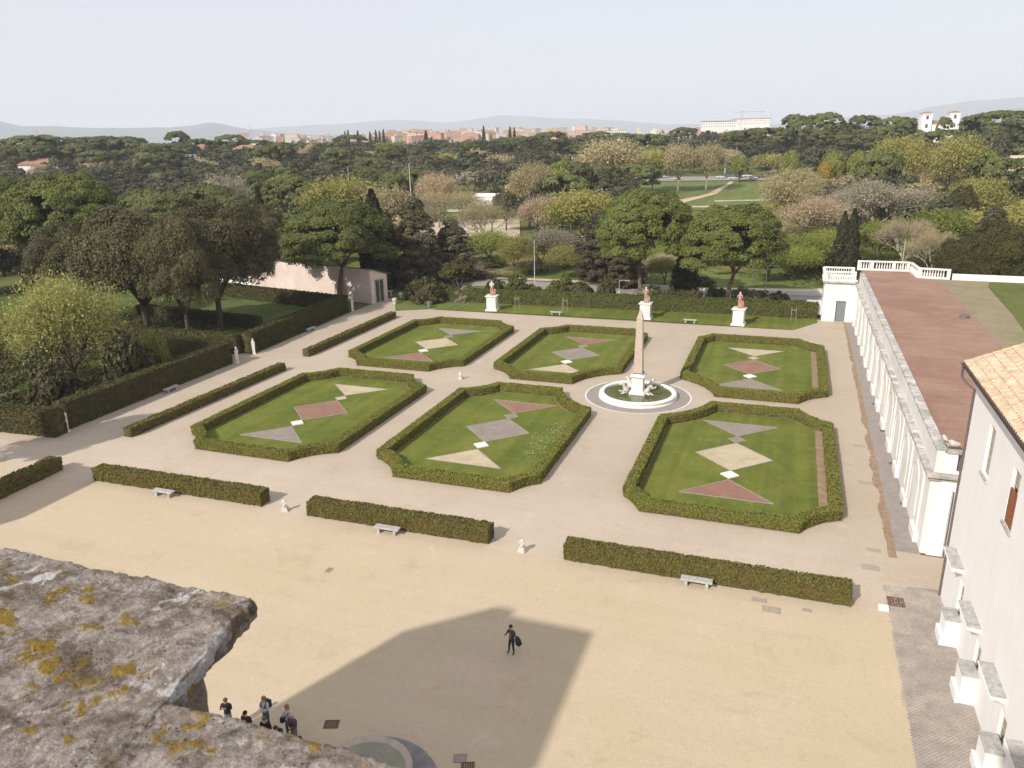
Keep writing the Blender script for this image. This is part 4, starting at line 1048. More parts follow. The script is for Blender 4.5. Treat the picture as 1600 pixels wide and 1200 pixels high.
def person(x, y, rz, label, top, trs, hair, arms, legs=((-.11, -.03), (.11, .04)), long=False, bald=False, slim=1.0, bow=.0, turn=0, h=1.0, backpack=None, strap=None, glasses=False, sleeves=True, openjacket=None):
    t = thing('person', label, 'person', (x, y, 0.004), rz, None, (h, h, h))
    me = body_mesh('body', [cloth('top_cloth', top), cloth('trouser_cloth', trs), cloth('shoe_leather', (.05, .04, .035)), SKIN], arms, legs, slim, bow, sleeves, turn)
    put('body', me, t)
    face_and_hair(t, bow, turn, hair, long, bald)
    if glasses:
        b = MB(); b.box(turn * .03 - .07, turn * .03 + .07, -.15 - bow, -.13 - bow, 1.65, 1.685); b.build('sunglasses', M['metal'], t)
    if openjacket:
        b = MB()
        b.tube([(.02, -.155, 1.38), (.03, -.17, 1.2), (.03, -.155, 1.0)], [.05, .07, .06], 8); b.build('shirt_front', cloth('shirt', openjacket), t, True)
    if backpack:
        b = MB(); b.box(-.15, .15, .12, .30, 1.05, 1.45, .04); b.build('backpack', cloth('backpack', backpack), t)
        b = MB()
        for s in (-1, 1): b.tube([(s * .11, .13, 1.42), (s * .12, 0, 1.53 - .02), (s * .12, -.155, 1.36), (s * .13, -.06, 1.12)], .02, 5)
        b.build('strap', cloth('strap', tuple(v * .6 for v in backpack)), t)
    if strap:
        b = MB(); b.tube([(.14, 0, 1.49), (.05, -.18, 1.3), (-.16, -.12, 1.0), (-.22, .02, .92)], .016, 5); b.build('strap', cloth('strap', strap), t)
        b = MB(); b.box(-.38, -.2, -.12, .14, .78, 1.05, .04); b.build('shoulder_bag', cloth('bag', strap), t)
    return t
DN = ((-.24, .02, 1.16), (-.25, -.06, .93), (.24, .02, 1.16), (.25, -.06, .93))
RAISED = ((-.25, -.10, 1.20), (-.06, -.26, 1.42), (.27, -.06, 1.22), (.07, -.26, 1.40))
FOLD = ((-.25, -.05, 1.17), (-.02, -.24, 1.12), (.25, -.05, 1.17), (.05, -.23, 1.10))
# the lone visitor on the shaded gravel, with a coat and bags on one arm
px_, py_, _ = P(800, 1021)
pr = person(px_, py_, -.35, 'person standing alone in the shadow on the court, dark jacket, bags on one arm', (.085, .075, .085), (.045, .043, .048), (.05, .03, .02),
            ((-.27, -.05, 1.20), (-.30, -.25, 1.10), (.28, -.02, 1.20), (.40, -.06, 1.18)), ((-.17, -.04), (.12, .02)), turn=-1, slim=1.05, openjacket=(.30, .16, .14))
b = MB(); b.tube([(.40, -.05, 1.24), (.44, -.03, 1.05), (.50, 0, .82), (.47, 0, .72)], [.09, .16, .17, .09], 10); bo = b.build('coat', cloth('navy_coat', (.035, .042, .06)), None, True)
bo.location = (px_, py_, .004); bo.rotation_euler = (0, 0, -.35); tag(bo, 'dark navy coat hanging over the arm of the lone visitor', 'coat')
b = MB(); b.box(.26, .44, -.10, -.02, .60, .88, .02); b.tube([(.30, -.06, .88), (.36, -.06, 1.10), (.42, -.06, .88)], .008, 5); bo = b.build('paper_bag', cloth('white_paper', (.75, .73, .70)))
bo.location = (px_, py_, .004); bo.rotation_euler = (0, .1, -.35); tag(bo, 'white paper bag hanging from the hand of the lone visitor', 'bag')
def hp(px, py, z=1.66): return P(px, py, z)[:2]
person(*hp(352, 1094), .25, 'person in black jacket and jeans raising both hands to the face, leftmost of the visitors', (.018, .017, .017), (.20, .21, .24), (.13, .075, .04), RAISED, slim=1.15)
person(*hp(383, 1114), .1, 'person with sunglasses and dark jacket over a pale shirt, behind the ledge', (.030, .028, .032), (.08, .08, .1), (.03, .022, .016), DN, slim=1.12, glasses=True, openjacket=(.55, .50, .50))
person(*hp(412, 1091), -.1, 'person with long fair hair, pale jacket, backpack and blue jeans, farthest of the visitors', (.55, .58, .64), (.09, .11, .16), (.26, .16, .07), FOLD, long=True, backpack=(.05, .05, .06))
person(*hp(413, 1123), .2, 'person in a black shirt standing right below the visitor with long fair hair', (.022, .02, .02), (.05, .05, .06), (.16, .11, .07), DN, slim=1.1)
person(*hp(430, 1134), .0, 'person with short dark hair, blue jacket and backpack, seen to the chest above the ledge', (.10, .17, .34), (.06, .07, .1), (.05, .03, .02), DN, slim=.95, h=.93, backpack=(.03, .035, .06))
person(*hp(448, 1104), .1, 'person with fair hair and white jacket, partly behind a visitor in mauve', (.62, .64, .68), (.12, .14, .18), (.30, .19, .08), DN, long=True, strap=(.04, .035, .035))
person(*hp(456, 1117), -.2, 'person with bald head and mauve grey jacket carrying a dark shoulder bag', (.11, .085, .10), (.22, .20, .19), (.1, .1, .1), FOLD, bald=True, slim=1.15, strap=(.035, .035, .05))
person(*hp(468, 1154), .3, 'person with dark hair shown only to the shoulders above the ledge, lowest of the visitors', (.60, .58, .56), (.05, .05, .05), (.03, .018, .014), RAISED)

# ------------------------------------------------------------------ statues on pedestals at the end of the garden
def statue(px, py, rz, label, fig_mat, low_mat, arms, seed):
    x, y, _ = P(px, py)
    t = thing('garden_statue', label, 'statue', (x, y + .7, 0), rz, 'statues on tall white pedestals')
    b = MB(); b.box(-.98, .98, -.98, .98, 0, .22, .02); b.frustum(0, 0, .218, .34, .92, .92, .78, .78); b.frustum(0, 0, .338, 2.2, .76, .76, .76, .76); b.frustum(0, 0, 2.198, 2.32, .78, .78, .92, .92); b.box(-.95, .95, -.95, .95, 2.318, 2.46, .02)
    for s in (-1, 1): b.box(-.55, .55, s * .775 - .02, s * .775 + .02, .55, 2.0); 
    b.build('pedestal', M['marble'], t)
    me = body_mesh('figure', [fig_mat, low_mat, low_mat, M['marble']], arms, ((-.14, -.05), (.12, .06)), 1.1)
    o = put('figure', me, t, (0, 0, 2.46), 0, (1.42, 1.42, 1.36))
    b = MB(); b.lathe([(.36, 0), (.33, .3), (.25, .8), (.22, 1.2), (.20, 1.35)], n=14, sy=.7); d = b.build('drapery', low_mat, t, True); d.location = (0.10, .10, 2.46)
    b = MB(); b.tube([(.30, .12, 0), (.34, .10, .5), (.30, .08, 1.0)], [.22, .16, .10], 8); d = b.build('tree_stump', low_mat, t, True); d.location = (0.12, .1, 2.46)
    return t
statue(767, 486, .1, 'pale statue with reddish drapery on a white pedestal, leftmost of the three', M['stone'], M['terra'], FOLD, 1)
statue(1007, 499, .0, 'brownish draped statue on a white pedestal, partly behind the obelisk tip', M['statue_brown'], M['statue_brown'], FOLD, 2)
statue(1153, 509, -.1, 'brownish statue with a white head on a white pedestal, beside a leaning pine trunk', M['statue_brown'], M['terra'], FOLD, 3)

# ================================================================== TOWERS AND WINGS ROUND THE VIEWPOINT (they cast the court's shadows)
def block(name, label, boxes, mat, cat='building'):
    b = MB()
    for q in boxes: b.box(*q)
    o = b.build(name, mat); return tag(o, label, cat)
block('villa_tower', 'pale plastered tower directly below the lichen covered cornice', [(-2.85, 5.0, -8, .55, 0, 24.45)], M['plaster'])
block('villa_wing', 'pale main range of the villa behind and below the viewpoint', [(-62, -2.9, -22, -1.5, 0, 16.5), (5.05, 10.0, -22, -1.5, 0, 16.5)], M['plaster'])
b = MB(); b.box(-29.2, -28.0, 1.6, 2.3, 26.1, 26.75); b.box(-29.2, -22.9, -7.5, 2.3, 16.6, 25.7); b.box(-29.25, -22.8, -7.7, 2.45, 25.7, 26.1)
b.add([(-31.6, y, z) for y in (-7, 2.3) for z in (16.6, 23.7)] + [(-29.21, y, z) for y in (-7, 2.3) for z in (16.6, 26.6)], [(0, 1, 3, 2), (4, 6, 7, 5), (0, 4, 5, 1), (2, 3, 7, 6), (1, 5, 7, 3), (0, 2, 6, 4)])
tag(b.build('second_tower', M['plaster']), 'second pale tower of the villa whose shadow lies across the court', 'building')
block('shade_block', 'narrow tall unseen block added beyond the left edge to shade the ragged hedge', [(-64.4, -59.9, 18, 26.8, 0, 14)], M['plaster'])  # unseen block, added and sized for the shadow beside the ragged hedge

# ================================================================== CORNICE UNDER THE VIEWPOINT
def lichen_stone():
    m, nt, N, L, b = _mat('lichen_stone')
    p = _pos(nt)
    base = _mix(nt, _ramp(nt, _noise(nt, 9, 8, .75, p, .6), .38, .62), (0.215, 0.165, 0.122), (0.57, 0.485, 0.425))
    base = _mix(nt, _ramp(nt, _noise(nt, 26, 6, .8, p, .3), .5, .66), base, (0.70, 0.63, 0.59))
    base = _mix(nt, _ramp(nt, _noise(nt, 5.5, 5, .7, p, 1.2), .50, .64, 0, .75), base, (0.165, 0.122, 0.074))
    # bare white scars
    mp = N.new('ShaderNodeMapping'); mp.inputs['Rotation'].default_value = (0, 0, .9); mp.inputs['Scale'].default_value = (1, .6, 1); L.new(p, mp.inputs[0])
    base = _mix(nt, _ramp(nt, _noise(nt, 5.0, 7, .68, mp.outputs[0], .5), .575, .61, 0, .95), base, (0.78, 0.74, 0.71))
    # round yellow lichens, in clusters
    v = N.new('ShaderNodeTexVoronoi'); v.inputs['Scale'].default_value = 16; v.inputs['Randomness'].default_value = 1.0
    nz = N.new('ShaderNodeTexNoise'); nz.inputs['Scale'].default_value = 30; nz.inputs['Detail'].default_value = 4; L.new(p, nz.inputs['Vector'])
    wv = N.new('ShaderNodeMix'); wv.data_type = 'VECTOR'; wv.inputs[0].default_value = .05; L.new(p, wv.inputs[4]); L.new(nz.outputs['Color'], wv.inputs[5]); L.new(wv.outputs[1], v.inputs['Vector'])
    clu = _ramp(nt, _noise(nt, 5.2, 3, .6, p), .50, .55)
    ly_ = _math(nt, 'MULTIPLY', _ramp(nt, v.outputs['Distance'], .52, .40), clu)
    yl = _mix(nt, _ramp(nt, _noise(nt, 60, 4, .7, p), .35, .65), (0.27, 0.16, 0.018), (0.44, 0.31, 0.05))
    base = _mix(nt, _math(nt, 'MULTIPLY', ly_, .92), base, yl)
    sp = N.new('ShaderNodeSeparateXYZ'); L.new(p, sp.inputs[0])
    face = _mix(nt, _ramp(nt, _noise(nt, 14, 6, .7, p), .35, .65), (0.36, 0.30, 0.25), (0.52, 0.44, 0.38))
    base = _mix(nt, _ramp(nt, sp.outputs['Z'], 24.86, 24.80, 0, .85), base, face)  # mouldings under the lip painted paler to lift their shade; less lichen there
    # pits
    pv2 = N.new('ShaderNodeTexVoronoi'); pv2.inputs['Scale'].default_value = 75; L.new(p, pv2.inputs['Vector'])
    base = _mix(nt, _math(nt, 'MULTIPLY', _ramp(nt, pv2.outputs['Distance'], .30, .12), _ramp(nt, _noise(nt, 12, 3, .6, p), .48, .62)), base, (0.045, 0.036, 0.03))
    base = _mix(nt, .8, base, _ramp3(nt, _noise(nt, 90, 4, .85, p), .55, 1.4), 'MULTIPLY')
    L.new(base, b.inputs['Base Color']); b.inputs['Roughness'].default_value = .95; b.inputs['Specular IOR Level'].default_value = .1
    h = _math(nt, 'ADD', _math(nt, 'ADD', _noise(nt, 55, 6, .8, p), _noise(nt, 160, 4, .8, p)), _math(nt, 'MULTIPLY', ly_, .5))
    _bump(nt, b, h, .016)
    return m
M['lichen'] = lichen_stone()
def rough(Vx, amp=1.0):
    out = Vx.copy()
    for i, p in enumerate(Vx):
        q = Vector(p)
        n1 = mn.noise_vector(q * 5.0) * .007 + mn.noise_vector(q * 16 + Vector((3, 1, 7))) * .008 + mn.noise_vector(q * 44 + Vector((9, 4, 2))) * .0065 + mn.noise_vector(q * 95) * .0035
        out[i] += np.array(n1) * amp
    return out
CZ = 24.9
def top_patch(x0, x1, y0, y1, st):
    xs = np.arange(x0, x1 + 1e-6, st); ys_ = np.arange(y0, y1 + 1e-6, st)
    return xs, ys_
ct = thing('stone_cornice', 'weathered stone cornice with yellow lichen and white scars in the near corner', 'cornice', (-1.3, 1.0, CZ))
def cornice_piece(x0, x1, y0, y1, open_right, prof, st=.008):
    """top of a block with its front (y1) and right (x1) faces moulded downwards"""
    nx, ny = int((x1 - x0) / st) + 1, int((y1 - y0) / st) + 1
    # rows from the back to the front lip, then down the moulding: offsets (outward, down)
    ext = np.array(prof)
    ne = len(ext)
    X = np.linspace(x0, x1, nx); Y = np.linspace(y0, y1, ny)
    gx = np.concatenate([X, np.full(ne, x1)]) if open_right else X
    ox = np.concatenate([np.zeros(nx), ext[:, 0]]) if open_right else np.zeros(nx)
    dx_ = np.concatenate([np.zeros(nx), ext[:, 1]]) if open_right else np.zeros(nx)
    gy = np.concatenate([Y, np.full(ne, y1)]); oy = np.concatenate([np.zeros(ny), ext[:, 0]]); dy_ = np.concatenate([np.zeros(ny), ext[:, 1]])
    A, B = np.meshgrid(np.arange(len(gx)), np.arange(len(gy)), indexing='ij')
    Z = CZ + np.minimum(dx_[A], dy_[B])
    deep = Z - CZ
    # at the mitre both offsets follow the same depth
    oX = np.where(A >= nx, np.where(B >= ny, 0, 0) + ox[A], 0.0) if open_right else np.zeros_like(Z)
    oY = oy[B].astype(float)
    XX, YY = gx[A] + oX, gy[B] + oY
    if open_right:          # both mouldings stop at the mitre
        YY = np.where((A >= nx) & (B < ny), np.minimum(YY, y1 + ox[A]), YY)
        XX = np.where((B >= ny) & (A < nx), np.minimum(XX, x1 + oy[B]), XX)
    V = np.stack([XX, YY, Z], -1).reshape(-1, 3)
    nxg, nyg = len(gx), len(gy)
    i, j = np.meshgrid(np.arange(nxg - 1), np.arange(nyg - 1), indexing='ij')
    keep = np.ones_like(i, bool)
    if open_right: keep = ~((i >= nx - 1) & (j >= ny - 1))
    Fq = np.stack([i * nyg + j, (i + 1) * nyg + j, (i + 1) * nyg + j + 1, i * nyg + j + 1], -1)[keep]
    base = len(V)
    if open_right:      # mitred corner: same depth on both faces
        extra = []
        for k in range(ne): extra.append((x1 + ext[k, 0], y1 + ext[k, 0], CZ + ext[k, 1]))
        V = np.r_[V, np.array(extra)]
        F2 = []
        for k in range(ne - 1):
            a0 = (nx + k) * nyg + ny - 1; a1 = (nx + k + 1) * nyg + ny - 1      # right face at y1
            b0 = (nx - 1) * nyg + ny + k; b1 = (nx - 1) * nyg + ny + k + 1      # front face at x1
            F2 += [(a0, a1, base + k + 1, base + k), (base + k, base + k + 1, b1, b0)]
        k0 = (nx - 1) * nyg + ny - 1
        F2.append((k0, nx * nyg + ny - 1, base, (nx - 1) * nyg + ny))
        Fq = np.r_[Fq, np.array(F2)]
    return V, Fq
prof = []
def addp(pts, n):
    global prof
    for (a, b_) in zip(pts[:-1], pts[1:]):
        for k in range(n): prof.append((a[0] + (b_[0] - a[0]) * k / n, a[1] + (b_[1] - a[1]) * k / n))
    prof.append(pts[-1])
addp([(.003, -.003), (.008, -.012), (.008, -.03), (.004, -.062), (-.01, -.075), (-.028, -.092), (-.056, -.104), (-.084, -.118), (-.104, -.148), (-.112, -.18), (-.115, -.30), (-.118, -.5), (-.12, -.8)], 4)
for (x0, x1, y0, y1, opn) in ((-2.75, -1.318, .30, 1.46, True), (-1.345, .9, .30, 1.070, False)):
    V, Fq = cornice_piece(x0, x1, y0, y1, opn, prof)
    if opn: V[:, 0] += np.clip(1.47 - V[:, 1], 0, .6) * .17 * np.clip((V[:, 0] + 2.0) / .6, 0, 1)
    V = rough(V)
    if not opn: V[:, 2] -= .004
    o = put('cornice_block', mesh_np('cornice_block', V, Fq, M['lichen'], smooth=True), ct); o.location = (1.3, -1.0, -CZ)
b = MB(); b.box(-2.6, -1.47, .5, 1.30, 23.6, 24.80); b.box(-1.46, 1.0, .2, .90, 23.6, 24.8); o = b.build('core', M['weathered'], ct); o.location = (1.3, -1.0, -CZ)

# ================================================================== TREES
def shell(center, rad, n, zlo=-.5, rng=R, sq=1.0):
    d = rng.normal(0, 1, (n, 3)); d /= np.linalg.norm(d, axis=1)[:, None]
    d[:, 2] = np.where(d[:, 2] < zlo, -d[:, 2], d[:, 2])
    rr = rng.uniform(.72, 1.05, (n, 1))
    return np.asarray(center) + d * rr * np.array([rad, rad, rad * sq]), d
def crown(clumps, n, size, zlo=-.5, spread=.75, rng=R, sq=.8):
    ps, ns = [], []
    for c, r in clumps:
        p, d = shell(c, r, max(6, int(n * rng.uniform(.8, 1.2))), zlo, rng, sq)
        ps.append(p); ns.append(d)
    p = np.vstack(ps); cc = np.array([0, 0, np.mean([c[2] for c, r in clumps])])
    o = p - cc; o /= np.linalg.norm(o, axis=1)[:, None] + 1e-9
    return leaves(p, np.vstack(ns) * .6 + o * .5 + np.array([0, 0, .2]), size, spread * .62, 1.0, rng)
def limbs(mb, base, targets, r0, rng, fork=.45, bend=.12):
    """tapered trunk that forks into limbs"""
    base = Vector(base)
    for t in targets:
        t = Vector(t); mid = base.lerp(t, .5) + Vector((rng.normal(0, bend), rng.normal(0, bend), rng.uniform(-.05, .3))) * (t - base).length * .35
        mb.tube([base, mid, t], [r0 * rng.uniform(.45, .62), r0 * .33, r0 * .12], 5)
def tri_mesh(name, parts, mats):
    """joins a list of (verts, faces of any size, material index) to one triangle mesh"""
    V, F, mi = [], [], []
    b = 0
    for v, f, k in parts:
        v = np.asarray(v, float); V.append(v)
        if isinstance(f, np.ndarray): ft = f
        else: ft = np.array([(q[0], q[i], q[i + 1]) for q in f for i in range(1, len(q) - 1)])
        F.append(ft + b); mi.append(np.full(len(ft), k)); b += len(v)
    return mesh_np(name, np.vstack(V), np.vstack(F), mats, np.concatenate(mi))

def pine(seed, nclump, nleaf, size, flat, zb, Wd=16, Ht=17, lean=0.0):
    """umbrella pine: bare forked trunk, domed crown of tufts"""
    rng = np.random.default_rng(seed); c = []; Rr = Wd / 2; ch = (1 - zb) * Ht
    for i in range(nclump):
        a = rng.uniform(0, 2 * math.pi); q = math.sqrt(rng.random()); lump = 1 + .12 * math.sin(3 * a + seed) + .08 * math.sin(5 * a + 2 * seed)
        if i < nclump * .72: z = zb * Ht + ch * (.30 + .62 * math.sqrt(max(0, 1 - q ** flat))) + rng.normal(0, ch * .035)
        else: q = .55 + .45 * q; z = zb * Ht + ch * rng.uniform(.08, .42)
        q *= .90
        c.append(((q * Rr * lump * math.cos(a), q * Rr * lump * math.sin(a), z), Rr * rng.uniform(.13, .21)))
    V, Fq = crown(c, nleaf, size, -.25, .6, rng, .75)
    mb = MB(); f0 = zb * Ht * .86
    lx_, ly_ = lean, lean * .4
    mb.tube([(0, 0, -.5), (lx_ * .2, ly_ * .3, f0 * .35), (lx_ * .55, ly_ * .7, f0 * .7), (lx_, ly_, f0 * 1.02)], [.46, .38, .33, .28], 9)
    tg = [(lx_ + Rr * .62 * math.cos(2.1 * k + seed) * (.5 + .5 * ((k * 7) % 3) / 2), ly_ + Rr * .62 * math.sin(2.1 * k + seed), zb * Ht + ch * rng.uniform(.35, .7)) for k in range(7)]
    limbs(mb, (lx_, ly_, f0), tg, .42, rng)
    return (V, Fq), mb, (Wd, Ht)
def oak(seed, nclump, nleaf, size, Wd=16, Ht=15, zb=.10, lump=.2):
    """broad evergreen: heavy lumpy crown nearly to the ground"""
    rng = np.random.default_rng(seed); c = []; Rr = Wd / 2
    cz, rz = Ht * (zb + 1) / 2, Ht * (1 - zb) / 2
    for i in range(nclump):
        d = rng.normal(0, 1, 3); d /= np.linalg.norm(d); d[2] = abs(d[2]) if d[2] < -.35 else d[2]
        k = 1 + lump * mn.noise(Vector(d * 2.2) + Vector((seed, 0, 0))) * 1.6
        q = rng.uniform(.62, .92) * k
        c.append(((d[0] * Rr * q, d[1] * Rr * q, cz + d[2] * rz * q), Rr * rng.uniform(.16, .27)))
    V, Fq = crown(c, nleaf, size, -.6, .8, rng, .8)
    mb = MB(); mb.tube([(0, 0, -.5), (.1, .1, Ht * .2), (.0, .2, Ht * .45)], [.5, .4, .3], 8)
    limbs(mb, (.05, .12, Ht * .25), [(Rr * .6 * math.cos(k * 1.3), Rr * .6 * math.sin(k * 1.3), Ht * rng.uniform(.5, .8)) for k in range(6)], .45, rng)
    return (V, Fq), mb, (Wd, Ht)
def spire(seed, n, size, Wd=4, Ht=17):
    rng = np.random.default_rng(seed)
    z = rng.power(1.3, n); z = 1 - z * .97 if False else rng.random(n)
    prof_ = np.interp(z, [0, .05, .25, .6, .85, 1], [.55, .8, 1.0, .78, .40, .03])
    a = rng.uniform(0, 2 * math.pi, n)
    rr = Wd / 2 * prof_ * (1 + .14 * np.sin(a * 3 + z * 20 + seed) + .10 * np.sin(a * 7 - z * 31)) * rng.uniform(.78, 1.02, n)
    p = np.c_[rr * np.cos(a), rr * np.sin(a), .3 + z * (Ht - .3)]
    V, Fq = leaves(p, np.c_[np.cos(a), np.sin(a), np.full(n, .5)], size, .5, 1.5, rng)
    mb = MB(); mb.tube([(0, 0, -.4), (0, 0, Ht * .5), (0, 0, Ht * .93)], [.3, .2, .05], 6)
    return (V, Fq), mb, (Wd, Ht)
def conifer(seed, nclump, nleaf, size, Wd=11, Ht=16):
    """dark cedar: ragged tiers of level boughs"""
    rng = np.random.default_rng(seed); c = []
    mb = MB(); mb.tube([(0, 0, -.4), (.1, 0, Ht * .5), (0, 0, Ht * .95)], [.42, .28, .06], 7)
    for i in range(nclump):
        z = rng.random() ** 1.1; rad = np.interp(z, [0, .12, .45, .8, 1], [.75, 1, .85, .5, .12]); a = rng.uniform(0, 6.283)
        tier = (round(z * 7) / 7) * .3 + z * .7
        q = rad * rng.uniform(.4, 1) * Wd / 2 * .88
        c.append(((q * math.cos(a), q * math.sin(a), Ht * (.06 + .9 * tier) - q * .06), Wd * .5 * rng.uniform(.12, .22)))
        if i % 9 == 0: mb.tube([(0, 0, Ht * (.06 + .86 * tier)), (q * .9 * math.cos(a), q * .9 * math.sin(a), Ht * (.06 + .9 * tier) - q * .06)], [.09, .03], 4)
    V, Fq = crown(c, nleaf, size, -.4, .8, rng, .75)
    return (V, Fq), mb, (Wd, Ht)
def airy(seed, depth, ntwig, nleaf, size, Wd=14, Ht=16, spread=.62, fork=.26, leafr=.5):
    """deciduous tree in early spring: visible branches, a haze of twigs and small new leaves"""
    rng = np.random.default_rng(seed); mb = MB(); tips = []
    cz = Ht * .60
    def inside(p): return (p.x / (Wd * .5)) ** 2 + (p.y / (Wd * .5)) ** 2 + ((p.z - cz) / (Ht * .42)) ** 2
    def grow(p, d, L, r, k):
        q = p + d * L
        m_ = p.lerp(q, .5) + Vector(rng.normal(0, .06 * L, 3))
        mb.tube([p, m_, q], [r, r * .85, r * .68], 6 if k > 2 else 4)
        if k <= 1 or inside(q) > 1.0: tips.append((q, d)); return
        if k <= 3: tips.append((q, d))
        for i in range(3 if k > 2 else 2 + int(rng.random() < .5)):
            a = rng.uniform(0, 6.283); ax = d.orthogonal().normalized(); ax.rotate(Matrix.Rotation(a, 3, d))
            nd = (d * math.cos(spread * rng.uniform(.5, 1.2)) + ax * math.sin(spread * rng.uniform(.6, 1.2)) + Vector((0, 0, .12))).normalized()
            grow(q, nd, L * rng.uniform(.66, .86), r * .62, k - 1)
    mb.tube([(0, 0, -.4), (.1, .05, Ht * fork * .5), (0, 0, Ht * fork)], [.42, .33, .28], 8)
    for i in range(4):
        a = i * 1.6 + rng.uniform(0, .8); grow(Vector((0, 0, Ht * fork)), Vector((math.cos(a) * .5, math.sin(a) * .5, .8)).normalized(), Ht * .19, .2, depth)
    T_ = np.array([tuple(t[0]) for t in tips]); 
    # twigs: thin slivers pointing outward and up
    i = rng.integers(0, len(T_), ntwig); p = T_[i] + rng.normal(0, Wd * .055, (ntwig, 3))
    d = p - np.array([0, 0, cz * .7]); d /= np.linalg.norm(d, axis=1)[:, None]; d = d + rng.normal(0, .45, (ntwig, 3)); d /= np.linalg.norm(d, axis=1)[:, None]
    s = np.cross(d, rng.normal(0, 1, (ntwig, 3))); s /= np.linalg.norm(s, axis=1)[:, None]
    L = rng.uniform(.5, 1.3, (ntwig, 1)) * Wd / 14; w_ = .035 * Wd / 14
    TV = np.stack([p - s * w_, p + s * w_, p + d * L], 1).reshape(-1, 3); TF = np.arange(ntwig * 3).reshape(-1, 3)
    i = rng.integers(0, len(T_), nleaf); pl_ = T_[i] + rng.normal(0, Wd * .06 * leafr * 2, (nleaf, 3))
    nd = pl_ - np.array([0, 0, cz]); nd /= np.linalg.norm(nd, axis=1)[:, None] + 1e-6
    LV, LF = leaves(pl_, nd, size, .9, 1.2, rng)
    return (np.r_[LV, TV], np.r_[LF, TF + len(LV)]), mb, (Wd, Ht)
def bush(seed, nclump, nleaf, size, Wd=5, Ht=4):
    rng = np.random.default_rng(seed); c = []
    for i in range(nclump):
        d = rng.normal(0, 1, 3); d /= np.linalg.norm(d); d[2] = abs(d[2]); q = rng.uniform(.55, .9)
        c.append(((d[0] * Wd / 2 * q, d[1] * Wd / 2 * q, d[2] * Ht * .85 * q + .2), Wd * rng.uniform(.09, .15)))
    V, Fq = crown(c, nleaf, size, -.8, .9, rng, .9)
    mb = MB(); limbs(mb, (0, 0, -.1), [(Wd * .3 * math.cos(k), Wd * .3 * math.sin(k), Ht * .6) for k in range(0, 6, 1)], .16, rng)
    return (V, Fq), mb, (Wd, Ht)

PROTO = {}
def reg(name, built, bark, leaf):
    (V, Fq), mb, dims = built
    PROTO[name] = (mesh_np('crown', V, Fq, leaf), mb.mesh('trunk', bark, True), dims)
def regfar(name, built, bark, leaf):
    (V, Fq), mb, dims = built
    PROTO[name] = (tri_mesh(name, [(V, Fq, 0), (mb.v, mb.f, 1)], [leaf, bark]), None, dims)
reg('pine1', pine(1, 210, 330, .20, 2.0, .40, 16, 17, 0.9), M['bark_pine'], M['pine'])
reg('pine2', pine(5, 210, 330, .20, 2.2, .42, 16, 17, -1.2), M['bark_pine'], M['pine'])
reg('pine3', pine(9, 150, 120, .40, 2.6, .50, 19, 19, .4), M['bark_pine'], M['pine'])
reg('oak1', oak(2, 270, 400, .175), M['bark'], M['oak'])
reg('oak2', oak(6, 270, 400, .175, lump=.32), M['bark'], M['oak'])
reg('oak3', oak(8, 150, 110, .42, zb=.14), M['bark'], M['oak_far'])
reg('cypress', spire(3, 9000, .26), M['bark'], M['cypress'])
reg('cedar1', conifer(4, 300, 140, .21), M['bark'], M['cedar'])
reg('cedar2', conifer(14, 300, 140, .21, 11, 16), M['bark'], M['cedar'])
reg('airy1', airy(21, 5, 5200, 4200, .20), M['twig'], M['tan'])
reg('airy2', airy(22, 5, 5200, 4200, .20, spread=.55), M['twig'], M['tan'])
reg('leafy1', airy(23, 5, 2600, 11000, .24, leafr=.7), M['bark'], M['spring'])
reg('leafy2', airy(29, 5, 2600, 11000, .24, spread=.52, leafr=.7), M['bark'], M['spring'])
reg('near_yellow', airy(31, 5, 5200, 12500, .15, 14, 15, .72, .13, .62), M['bark'], M['yellow'])
reg('bare', airy(33, 6, 5200, 500, .14, spread=.5), M['bark_pale'], M['tan'])
reg('round', oak(12, 110, 110, .28, 8, 8, .22, .08), M['bark'], M['spring'])
reg('bush1', bush(41, 60, 80, .22), M['bark'], M['spring'])
reg('bush2', bush(43, 60, 80, .22), M['bark'], M['oak'])
reg('young', oak(17, 90, 80, .26, 6, 9, .30, .15), M['bark_pale'], M['laurel'])
regfar('far_pine1', pine(51, 70, 60, .62, 2.6, .55, 19, 20), M['bark_pine'], M['pine_far'])
regfar('far_pine2', pine(52, 70, 60, .62, 3.0, .62, 20, 21), M['bark_pine'], M['pine_far'])
regfar('far_oak1', oak(53, 90, 60, .58), M['bark'], M['oak_far'])
regfar('far_oak2', oak(54, 90, 60, .58, lump=.35), M['bark'], M['oak_far'])
regfar('far_oak3', oak(55, 80, 60, .6, 18, 13, .05, .3), M['bark'], M['oak_far'])
regfar('far_airy1', airy(56, 4, 1500, 2000, .42), M['twig'], M['tan'])
regfar('far_airy2', airy(57, 4, 1500, 2000, .42, spread=.52), M['bark_pale'], M['tan'])
regfar('far_leafy', airy(58, 4, 700, 3600, .46, leafr=.7), M['bark'], M['spring'])
regfar('far_spire', spire(59, 1200, .6), M['bark'], M['cypress'])

